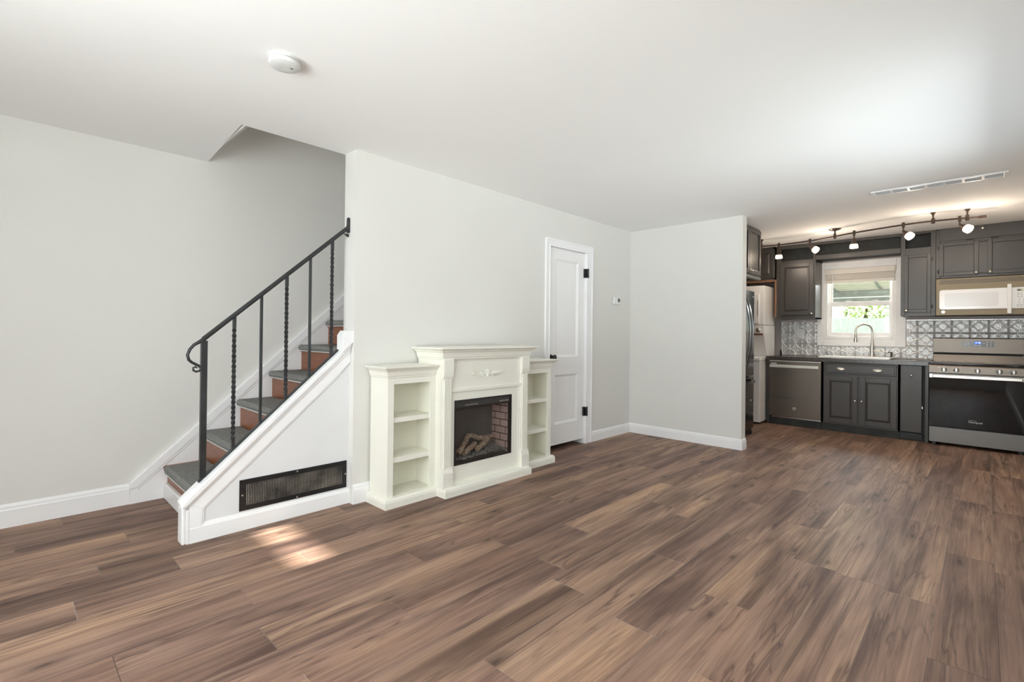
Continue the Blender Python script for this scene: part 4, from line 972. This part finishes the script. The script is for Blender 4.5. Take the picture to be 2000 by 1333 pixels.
fridge_cab()
# ---- microwave
def microwave():
    t = thing('microwave', (7.6, .02, 1.44), 'bronze over-the-range microwave with white door', 'microwave')
    y0, y1, z0, z1, x = YR+.008, .400, 1.442, 1.862, XU-.012
    part('case', B().box(x+.03, XW, y0, y1, z0, z1), 'blkmat', t)
    part('front', B().box(x, x+.03, y0, y1, z0, z1), 'slate2', t, bevel=.004)
    gv = B()
    for i in range(4): gv.box(x-.002, x+.006, y0+.01, y1-.03, 1.800+.0125*i, 1.8045+.0125*i)
    part('vent_slot', gv, 'blk', t)
    d0, d1, e0, e1 = -.205, .370, 1.508, 1.732
    def rr(ya, yb, za, zb, r, n=6):
        p = []
        for (cy, cz, a0) in ((yb-r, zb-r, 0), (ya+r, zb-r, 90), (ya+r, za+r, 180), (yb-r, za+r, 270)):
            for i in range(n+1): a = R(a0+90*i/n); p.append((cy+r*math.cos(a), cz+r*math.sin(a)))
        return p
    dr = part('door', B().prism(rr(y0+.004, d1, e0, e1, .025), 'x', x-.014, x+.004), 'applshade', t, bevel=.003)
    part('door_window', B().prism(rr(-.112, .322, 1.541, 1.690, .02), 'x', x-.0155, x-.012), 'applwin', dr, bevel=.001)
    part('handle', B().box(x-.050, x-.030, -.212, -.178, 1.452, 1.768).box(x-.034, x-.004, -.208, -.182, 1.46, 1.49).box(x-.034, x-.004, -.208, -.182, 1.73, 1.76), 'appl', t, bevel=.006, seg=3, label='white vertical bar handle')
    kp = part('display', B().box(x-.0158, x-.0138, -.350, -.252, 1.692, 1.712), 'screen', dr)
    text('clock_digits', '12:00', .015, (x-.0165, -.295, 1.702), (0, -1, 0), (0, 0, 1), M['amber'], dr)
    k = B()
    for z in (1.668, 1.652, 1.632): 
        for i in range(4): k.box(x-.0148, x-.0138, -.268-.024*i, -.254-.024*i, z-.0025, z+.0025)
    for z in (1.612, 1.596, 1.580, 1.564):
        for i in range(3): k.box(x-.0148, x-.0138, -.272-.03*i, -.266-.03*i, z-.003, z+.003)
    for z in (1.545, 1.530):
        for i in range(4): k.box(x-.0148, x-.0138, -.268-.024*i, -.250-.024*i, z-.0025, z+.0025)
    part('key_legend', k, 'print', dr)
    e = part('emblem', B().lathe([(.017, 0), (.017, .002), (.015, .0035), (0, .0035)], (x, .336, 1.482), (-1, 0, 0), 24), 'nickel', t, label='round silver maker emblem')
    sw = B()
    sw.tube([(x-.0042, .336+.0085*math.cos(a)-.000, 1.482+.0085*math.sin(a)) for a in [i*.45 for i in range(15)]], .0008, 5)
    sw.tube([(x-.0042, .341+.0035*math.cos(a), 1.483+.005*math.sin(a)) for a in [i*.5+.6 for i in range(11)]], .0007, 5)
    sw.tube([(x-.0042, .332+.0035*math.cos(a), 1.481+.005*math.sin(a)) for a in [i*.5+.9 for i in range(11)]], .0007, 5)
    part('monogram', sw, 'print', e)
    text('brand_mark', 'GE', .012, (x-.0038, .336, 1.482), (0, -1, 0), (0, 0, 1), M['print'], e)
microwave()
# ---- refrigerator
def fridge():
    t = thing('refrigerator', (5.87, 2.4, 0), 'black stainless french door refrigerator behind the partition wall', 'refrigerator')
    x0, x1, yd = XS+.125, 6.330, 2.000; zt = 1.722
    part('cabinet', B().box(x0+.005, x1-.005, yd+.075, 2.86, .03, zt-.012), 'blkmat', t)
    def door(nm, xa, xb, za, zb, bow=.012):
        n = 10; f = []
        for i in range(n+1):
            u = (xa+(xb-xa)*i/n); k = (u-x0)/(x1-x0)*2-1; f.append((u, yd-bow*(1-k*k)+bow))
        pts = f + [(xb, yd+.075), (xa, yd+.075)]
        return part(nm, B().prism(pts, 'z', za, zb), 'blkstain', t, bevel=.005)
    xm = (x0+x1)/2
    d1 = door('door', x0, xm-.003, .705, zt); d2 = door('door', xm+.003, x1, .705, zt); d3 = door('freezer_drawer', x0, x1, .075, .695)
    for d, x in ((d1, xm-.045), (d2, xm+.045)):
        pts = []
        for i in range(15):
            u = i/14; pts.append((x, yd-.018-.085*math.sin(math.pi*u)**.8, .77+.90*u))
        h = B(); h.loft([[(p[0]-.013, p[1]-.006, p[2]), (p[0]+.013, p[1]-.006, p[2]), (p[0]+.015, p[1]+.006, p[2]), (p[0]-.015, p[1]+.006, p[2])] for p in pts])
        part('handle', h, 'fridgehandle', d, bevel=.003, smooth=True)
    pts = [(x0+.06+(x1-x0-.12)*i/14, yd-.012-.060*math.sin(math.pi*i/14)**.6, .648) for i in range(15)]
    part('handle', B().loft([[(p[0], p[1]-.006, p[2]-.014), (p[0], p[1]-.006, p[2]+.014), (p[0], p[1]+.006, p[2]+.016), (p[0], p[1]+.006, p[2]-.016)] for p in pts]), 'fridgehandle', d3, smooth=True)
    text('badge', 'Whirlpool', .014, (x1-.075, yd-.0005, 1.655), (1, 0, 0), (0, 0, 1), M['printlite'], d2, depth=.002)
    part('grille', B().box(x0+.02, x1-.01, yd+.03, yd+.09, .012, .07), 'blk', t)
    part('foot', B().cyl((x1-.05, yd+.03, 0), (x1-.05, yd+.03, .04), .018, 14).cyl((x0+.05, yd+.03, 0), (x0+.05, yd+.03, .04), .018, 14).cyl((x1-.05, 2.8, 0), (x1-.05, 2.8, .04), .018, 14).cyl((x0+.05, 2.8, 0), (x0+.05, 2.8, .04), .018, 14), 'blk', t)
    part('sticker', B().box(x1-.13, x1-.115, yd+.0005, yd+.004, .40, .425), 'printlite', d3)
fridge()
# ---- laundry tower
def laundry():
    t = thing('laundry_tower', (7.4, 2.49, 0), 'white stacked washer and dryer tower beside the refrigerator', 'washer dryer')
    y0, y1 = 2.156, 2.842
    part('washer_cabinet', B().box(7.032, 7.70, y0, y1, .025, .846), 'appl', t, bevel=.008)
    lid = part('washer_top', B().box(7.022, 7.70, y0-.004, y1+.004, .848, .895), 'appl', t, bevel=.012, seg=3)
    part('washer_lid', B().box(7.06, 7.46, y0+.06, y1-.06, .895, .905), 'appl', lid, bevel=.003)
    rs = B().prism([(7.33, .893), (7.66, .893), (7.66, 1.21), (7.19, 1.21)], 'y', y0+.002, y1-.002)
    part('rear_riser', rs, 'appl', t, bevel=.004)
    part('control_fascia', B().box(7.186, 7.66, y0, y1, 1.205, 1.335), 'appl', t, bevel=.004)
    part('fascia_strip', B().box(7.178, 7.19, y0+.012, y1-.012, 1.196, 1.222), mat('brown_strip', (.20, .11, .055), .4), t, label='brown strip under the controls')
    part('dryer_cabinet', B().box(7.184, 7.64, y0, y1, 1.338, 1.876), 'appl', t, bevel=.008)
    d = part('dryer_door', B().box(7.170, 7.186, y0+.062, y1-.062, 1.358, 1.768), 'appl', t, bevel=.008, seg=3)
    part('door_grip', B().box(7.166, 7.172, y0+.07, y0+.082, 1.46, 1.68), 'greyplastic', d)
    part('timer_knob', B().lathe([(.034, 0), (.034, .006), (.026, .010), (.024, .03), (.018, .034), (0, .034)], (7.186, y0+.075, 1.268), (-1, 0, 0), 20), 'nickel', t, smooth=True, label='round timer knob')
    part('foot', B().cyl((7.08, y0+.05, 0), (7.08, y0+.05, .03), .02, 12).cyl((7.08, y1-.05, 0), (7.08, y1-.05, .03), .02, 12).cyl((7.65, y0+.05, 0), (7.65, y0+.05, .03), .02, 12).cyl((7.65, y1-.05, 0), (7.65, y1-.05, .03), .02, 12), 'blkmat', t)
laundry()
# ---- kitchen window with its blind
def window():
    d = bpy.data.objects.new('window_1', None); COL.objects.link(d); d.location = (XB, 1.19, 1.1); d['kind'] = 'structure'
    cs = B(); x = XB
    cs.box(x-.020, x, .703, WY0, 1.064, 2.200).box(x-.020, x, WY1, 1.666, 1.064, 2.200).box(x-.020, x, WY0, WY1, 1.064, WZ0).box(x-.020, x, WY0, WY1, WZ1, 2.200)
    part('casing', cs, 'vinyl', d, bevel=.004)
    jb = B(); e = .040
    jb.box(x-.012, x+.148, WY0, WY0+e, WZ0, WZ1).box(x-.012, x+.148, WY1-e, WY1, WZ0, WZ1).box(x-.012, x+.148, WY0+e, WY1-e, WZ0, WZ0+e).box(x-.012, x+.148, WY0+e, WY1-e, WZ1-e, WZ1)
    part('frame', jb, 'vinyl', d, bevel=.004)
    def sash(nm, xa, z0, z1, br, tr):
        a, b = WY0+e, WY1-e; w_ = .038; s = B()
        s.box(xa, xa+.03, a, a+w_, z0, z1).box(xa, xa+.03, b-w_, b, z0, z1).box(xa, xa+.03, a+w_, b-w_, z0, z0+br).box(xa, xa+.03, a+w_, b-w_, z1-tr, z1)
        sa = part(nm, s, 'vinyl', d, bevel=.003)
        part('pane', B().box(xa+.012, xa+.016, a+w_, b-w_, z0+br, z1-tr), 'pane', sa)
        return sa
    s1 = sash('lower_sash', x+.055, WZ0+e, 1.660, .052, .060)
    sash('upper_sash', x+.090, 1.61, WZ1-e, .045, .04)
    for y in (1.03, 1.32): part('sash_lock', B().box(x+.045, x+.075, y-.03, y+.03, 1.660, 1.672), 'vinyl', s1, bevel=.003)
    b = thing('window_blind', (XB, 1.19, 1.9), 'cream blind raised to the top of the kitchen window', 'blind')
    part('headrail', B().box(x-.040, x+.03, WY0+.004, WY1-.004, 2.030, 2.102), 'blind', b, bevel=.004)
    sl = B()
    for i in range(9): sl.box(x-.034, x+.026, WY0+.012, WY1-.012, 1.955+.0082*i, 1.9605+.0082*i)
    part('slat_stack', sl, 'blind', b)
    part('bottom_rail', B().box(x-.034, x+.026, WY0+.012, WY1-.012, 1.912, 1.952), 'blind', b, bevel=.008, seg=3)
    part('wand', B().cyl((x-.045, 1.487, 2.04), (x-.045, 1.489, 1.46), .0045, 8).sphere((x-.045, 1.489, 1.455), .007, 8, 6), 'vinyl', b)
    part('cord', B().cyl((x-.042, .815, 2.095), (x-.042, .815, 2.0), .002, 6), 'greyplastic', b)
window()

# ------------------------------------------------------------ track light
def track():
    t = thing('track_light', (6.6, 1.245, ZC), 'curved bronze monorail track light with five glowing heads', 'track light')
    zr = 2.352
    key = [(6.80, 2.12), (6.86, 1.89), (6.80, 1.53), (6.68, 1.25), (6.59, 1.05), (6.45, .605), (6.43, .37), (6.47, .12), (6.50, -.006)]
    def cr(p0, p1, p2, p3, u): return 0.5*((2*p1)+(-p0+p2)*u+(2*p0-5*p1+4*p2-p3)*u*u+(-p0+3*p1-3*p2+p3)*u**3)
    pts = []
    for i in range(len(key)-1):
        a = key[max(i-1, 0)]; b = key[i]; c = key[i+1]; d = key[min(i+2, len(key)-1)]
        for k in range(8): pts.append((cr(a[0], b[0], c[0], d[0], k/8), cr(a[1], b[1], c[1], d[1], k/8), zr))
    pts.append((*key[-1], zr))
    def on(y): return min(pts, key=lambda p: abs(p[1]-y))
    part('rail', B().tube(pts, .0085, 8), 'bronze', t, smooth=True)
    e = Vector(pts[-1]); part('end_cap', B().cyl(e+Vector((0, .05, 0)), e+Vector((0, -.008, 0)), .013, 10), 'bronze', t)
    p = on(1.245)
    part('canopy', B().lathe([(.060, 0), (.060, .006), (.045, .016), (.012, .024), (.008, .03), (.008, .062)], (p[0], p[1], ZC), (0, 0, -1), 26).cyl((p[0], p[1], zr+.028), (p[0], p[1], zr-.028), .014, 12), 'bronze', t, smooth=True)
    for y in (2.085, .371, .109):
        p = on(y)
        part('standoff', B().lathe([(.024, 0), (.022, .004), (.010, .022), (.007, .035), (.007, .062)], (p[0], p[1], ZC), (0, 0, -1), 16).cyl((p[0], p[1], zr+.026), (p[0], p[1], zr-.026), .015, 12), 'bronze', t, smooth=True)
    heads = [(1.885, (0, 0, -1)), (1.525, (-.25, -.75, -.62)), (1.050, (0, .02, -1)), (.612, (-.35, -.62, -.70)), (.180, (-.45, -.68, -.55))]
    for y, dv in heads:
        p = Vector(on(y)); dv = Vector(dv).normalized()
        h = part('lamp_head', B().cyl(p+Vector((0, 0, .024)), p+Vector((0, 0, -.030)), .013, 12).cyl(p+Vector((0, 0, -.03)), p+Vector((0, 0, -.062)), .006, 8).sphere(p+Vector((0, 0, -.066)), .012, 10, 6), 'bronze', t, smooth=True)
        o = p+Vector((0, 0, -.066))
        part('socket_cup', B().lathe([(.010, 0), (.015, .004), (.019, .024), (.030, .056), (.034, .064), (.034, .068)], o, dv, 18), 'bronze', h, smooth=True)
        part('glass_shade', B().lathe([(.030, .062), (.037, .067), (.0395, .082), (.040, .104), (.036, .105), (.033, .090), (.0, .082)], o, dv, 22), 'shade', h, smooth=True)
        ld = bpy.data.lights.new('track_bulb', 'POINT'); ld.energy = 6.3; ld.color = (1.0, 0.83, 0.66); ld.shadow_soft_size = .045
        lo = bpy.data.objects.new('track_bulb', ld); COL.objects.link(lo); lo.location = o+dv*.122; lo.rotation_euler = dv.to_track_quat('-Z', 'Y').to_euler()
track()

# ------------------------------------------------------------ front of the house (behind the camera): window, door, added sun screen and side window
def front():
    d = bpy.data.objects.new('window_2', None); COL.objects.link(d); d.location = (XF, 1.05, 1.3); d['kind'] = 'structure'
    fr = B(); y0, y1, z0, z1 = FW; xa, xb = XF-.10, XF-.02; e = .05
    fr.box(xa, xb, y0, y0+e, z0, z1).box(xa, xb, y1-e, y1, z0, z1).box(xa, xb, y0+e, y1-e, z0, z0+e).box(xa, xb, y0+e, y1-e, z1-e, z1).box(xa, xb, 1.03, 1.07, z0+e, z1-e)
    part('frame', fr, 'trim', d, bevel=.004)
    part('pane', B().box(XF-.063, XF-.058, y0+e, y1-e, z0+e, z1-e), 'pane', d)
    q = bpy.data.objects.new('door_2', None); COL.objects.link(q); q.location = (XF, 3.08, 0); q['kind'] = 'structure'
    lf = B(); xa, xb = XF-.08, XF-.035
    lf.box(xa, xb, FD[0]+.004, FL[0], .008, FD[2]-.004).box(xa, xb, FL[1], FD[1]-.004, .008, FD[2]-.004).box(xa, xb, FL[0], FL[1], .008, FL[2]).box(xa, xb, FL[0], FL[1], FL[3], FD[2]-.004)
    part('door_leaf', lf, 'door', q)
    part('glazing_bar', B().box(xa+.01, xb-.01, 3.06, 3.13, FL[2], FL[3]), 'door', q)
    part('pane', B().box(XF-.060, XF-.056, FL[0], FL[1], FL[2], FL[3]), 'pane', q)
    part('door_knob', B().lathe([(.03, 0), (.012, .01), (.012, .03), (.027, .045), (.02, .06), (0, .062)], (XF-.035, FD[0]+.07, .95), (1, 0, 0), 16), 'nickel', q, smooth=True)
    v = bpy.data.objects.new('added_side_window', None); COL.objects.link(v); v.location = (3.7, YR, 1.45); v['kind'] = 'structure'  # made-up window, added so the side fill lamp can reach the room
    x0, x1, z0, z1 = SW; fr = B(); ya, yb = YR-.09, YR-.02
    fr.box(x0, x0+e, ya, yb, z0, z1).box(x1-e, x1, ya, yb, z0, z1).box(x0+e, x1-e, ya, yb, z0, z0+e).box(x0+e, x1-e, ya, yb, z1-e, z1).box(3.68, 3.72, ya, yb, z0+e, z1-e)
    fr.box(x0-.07, x0, YR, YR+.014, z0-.07, z1+.07).box(x1, x1+.07, YR, YR+.014, z0-.07, z1+.07).box(x0, x1, YR, YR+.014, z1, z1+.07).box(x0, x1, YR, YR+.02, z0-.07, z0)
    part('frame', fr, 'trim', v, bevel=.004)
    part('pane', B().box(x0+e, x1-e, YR-.058, YR-.053, z0+e, z1-e), 'pane', v)
    struct('trim_1', B().box(XF, XF+.014, FW[0]-.07, FW[0], FW[2]-.07, FW[3]+.07).box(XF, XF+.014, FW[1], FW[1]+.07, FW[2]-.07, FW[3]+.07).box(XF, XF+.014, FW[0], FW[1], FW[3], FW[3]+.07).box(XF, XF+.03, FW[0]-.07, FW[1]+.07, FW[2]-.07, FW[2]), 'trim')
    struct('trim_2', B().box(XF, XF+.014, FD[0]-.07, FD[0], 0, FD[2]+.07).box(XF, XF+.014, FD[1], FD[1]+.07, 0, FD[2]+.07).box(XF, XF+.014, FD[0], FD[1], FD[2], FD[2]+.07), 'trim')
    struct('added_sun_screen', B().box(XF-2.6, XF-.12, -1.2, 2.55, 2.22, 2.32), 'trim')  # unseen slab added to keep direct sun off the front window
    struct('porch_slab', B().box(XF-2.6, XF-.12, -1.2, 4.2, -.2, -.02), 'concrete')
front()

# ------------------------------------------------------------ back yard seen through the kitchen window
def yard():
    g = part('back_lawn', B().box(8.02, 40, -14, 22, -.5, -.35), 'grass'); tag(g, 'sunlit back lawn beyond the kitchen window', 'lawn', kind='structure')
    struct('added_patio_slab', B().box(8.02, 12.5, -3, 6, -.36, -.30), 'concrete')  # unseen concrete added to keep green lawn bounce off the awning
    t = thing('patio_awning', (10, 1.5, 2.3), 'green ribbed patio awning outside above the kitchen window', 'awning')
    part('roof_sheet', B().prism([(8.05, 2.52), (11.6, 2.09), (11.6, 2.115), (8.05, 2.545)], 'y', -1.6, 4.4), 'beige', t)
    for i in range(9): part('rafter', B().prism([(8.05, 2.50), (11.55, 2.076), (11.55, 2.089), (8.05, 2.519)], 'y', -1.5+.72*i, -1.46+.72*i), 'awning', t)
    part('beam', B().box(11.55, 11.65, -1.6, 4.4, 1.974, 2.086), 'awning', t)
    part('trim_line', B().box(11.54, 11.65, -1.6, 4.4, 1.952, 1.974), 'vinyl', t)
    part('valance', B().box(11.56, 11.62, -1.6, 4.4, 1.885, 1.952), 'awning', t)
    for y in (-1.4, 4.2): part('post', B().box(11.56, 11.64, y-.04, y+.04, -.36, 1.88), 'vinyl', t)
    f = thing('wood_fence', (16, 3, -.35), 'pale wooden privacy fence across the back yard', 'fence')
    bd = B()
    for i in range(70): bd.box(16, 16.02, -3+.15*i, -3+.15*i+.144, -.35, 1.70)
    part('boards', bd, 'fence', f)
    part('rail', B().box(16.02, 16.06, -3, 7.5, .2, .29).box(16.02, 16.06, -3, 7.5, 1.3, 1.39), 'fence', f)
    h = thing('neighbour_house', (24, 8, -.35), 'white neighbouring house behind the fence', 'house')
    part('wall', B().box(22, 28, 3.9, 12, -.35, 5.2), 'siding', h)
    part('roof', B().prism([(3.6, 5.2), (12.3, 5.2), (7.9, 7.6)], 'x', 21.7, 28.3), 'roof', h)
    part('downpipe', B().box(21.93, 22.0, 4.3, 4.38, -.35, 5.1), 'greyplastic', h)
    for y in (5.4, 8.2): part('window', B().box(21.95, 22.0, y, y+.9, 2.8, 4.2), 'blkglass', h)
    for (x, y, hh, s, lab) in ((21.0, 3.0, 3.0, 7, 'leafy green tree right of the white house behind the fence'), (18.6, -.2, 2.4, 9, 'low yellowish tree at the right behind the fence')):
        tr = thing('garden_tree', (x, y, -.35), lab, 'tree', 'trees behind the fence')
        part('trunk', B().cyl((x, y, -.35), (x, y, hh), .12, 10, .06), 'bark', tr)
        rg = random.Random(s); b = B()
        for i in range(2200):
            a = rg.uniform(0, 6.283); u = rg.uniform(-1, 1); rr = rg.uniform(.35, 1)**.5; q = math.sqrt(1-u*u)
            c = Vector((x+1.3*rr*q*math.cos(a), y+1.15*rr*q*math.sin(a), hh+.3+1.7*rr*u)); d1 = Vector((rg.uniform(-1, 1), rg.uniform(-1, 1), rg.uniform(-1, 1))).normalized(); d2 = d1.orthogonal().normalized(); l = rg.uniform(.07, .13)
            b.add([c-d1*l, c+d2*l*.45, c+d1*l, c-d2*l*.45], [(0, 1, 2, 3)])
        part('foliage', b, 'leaf', tr)
yard()
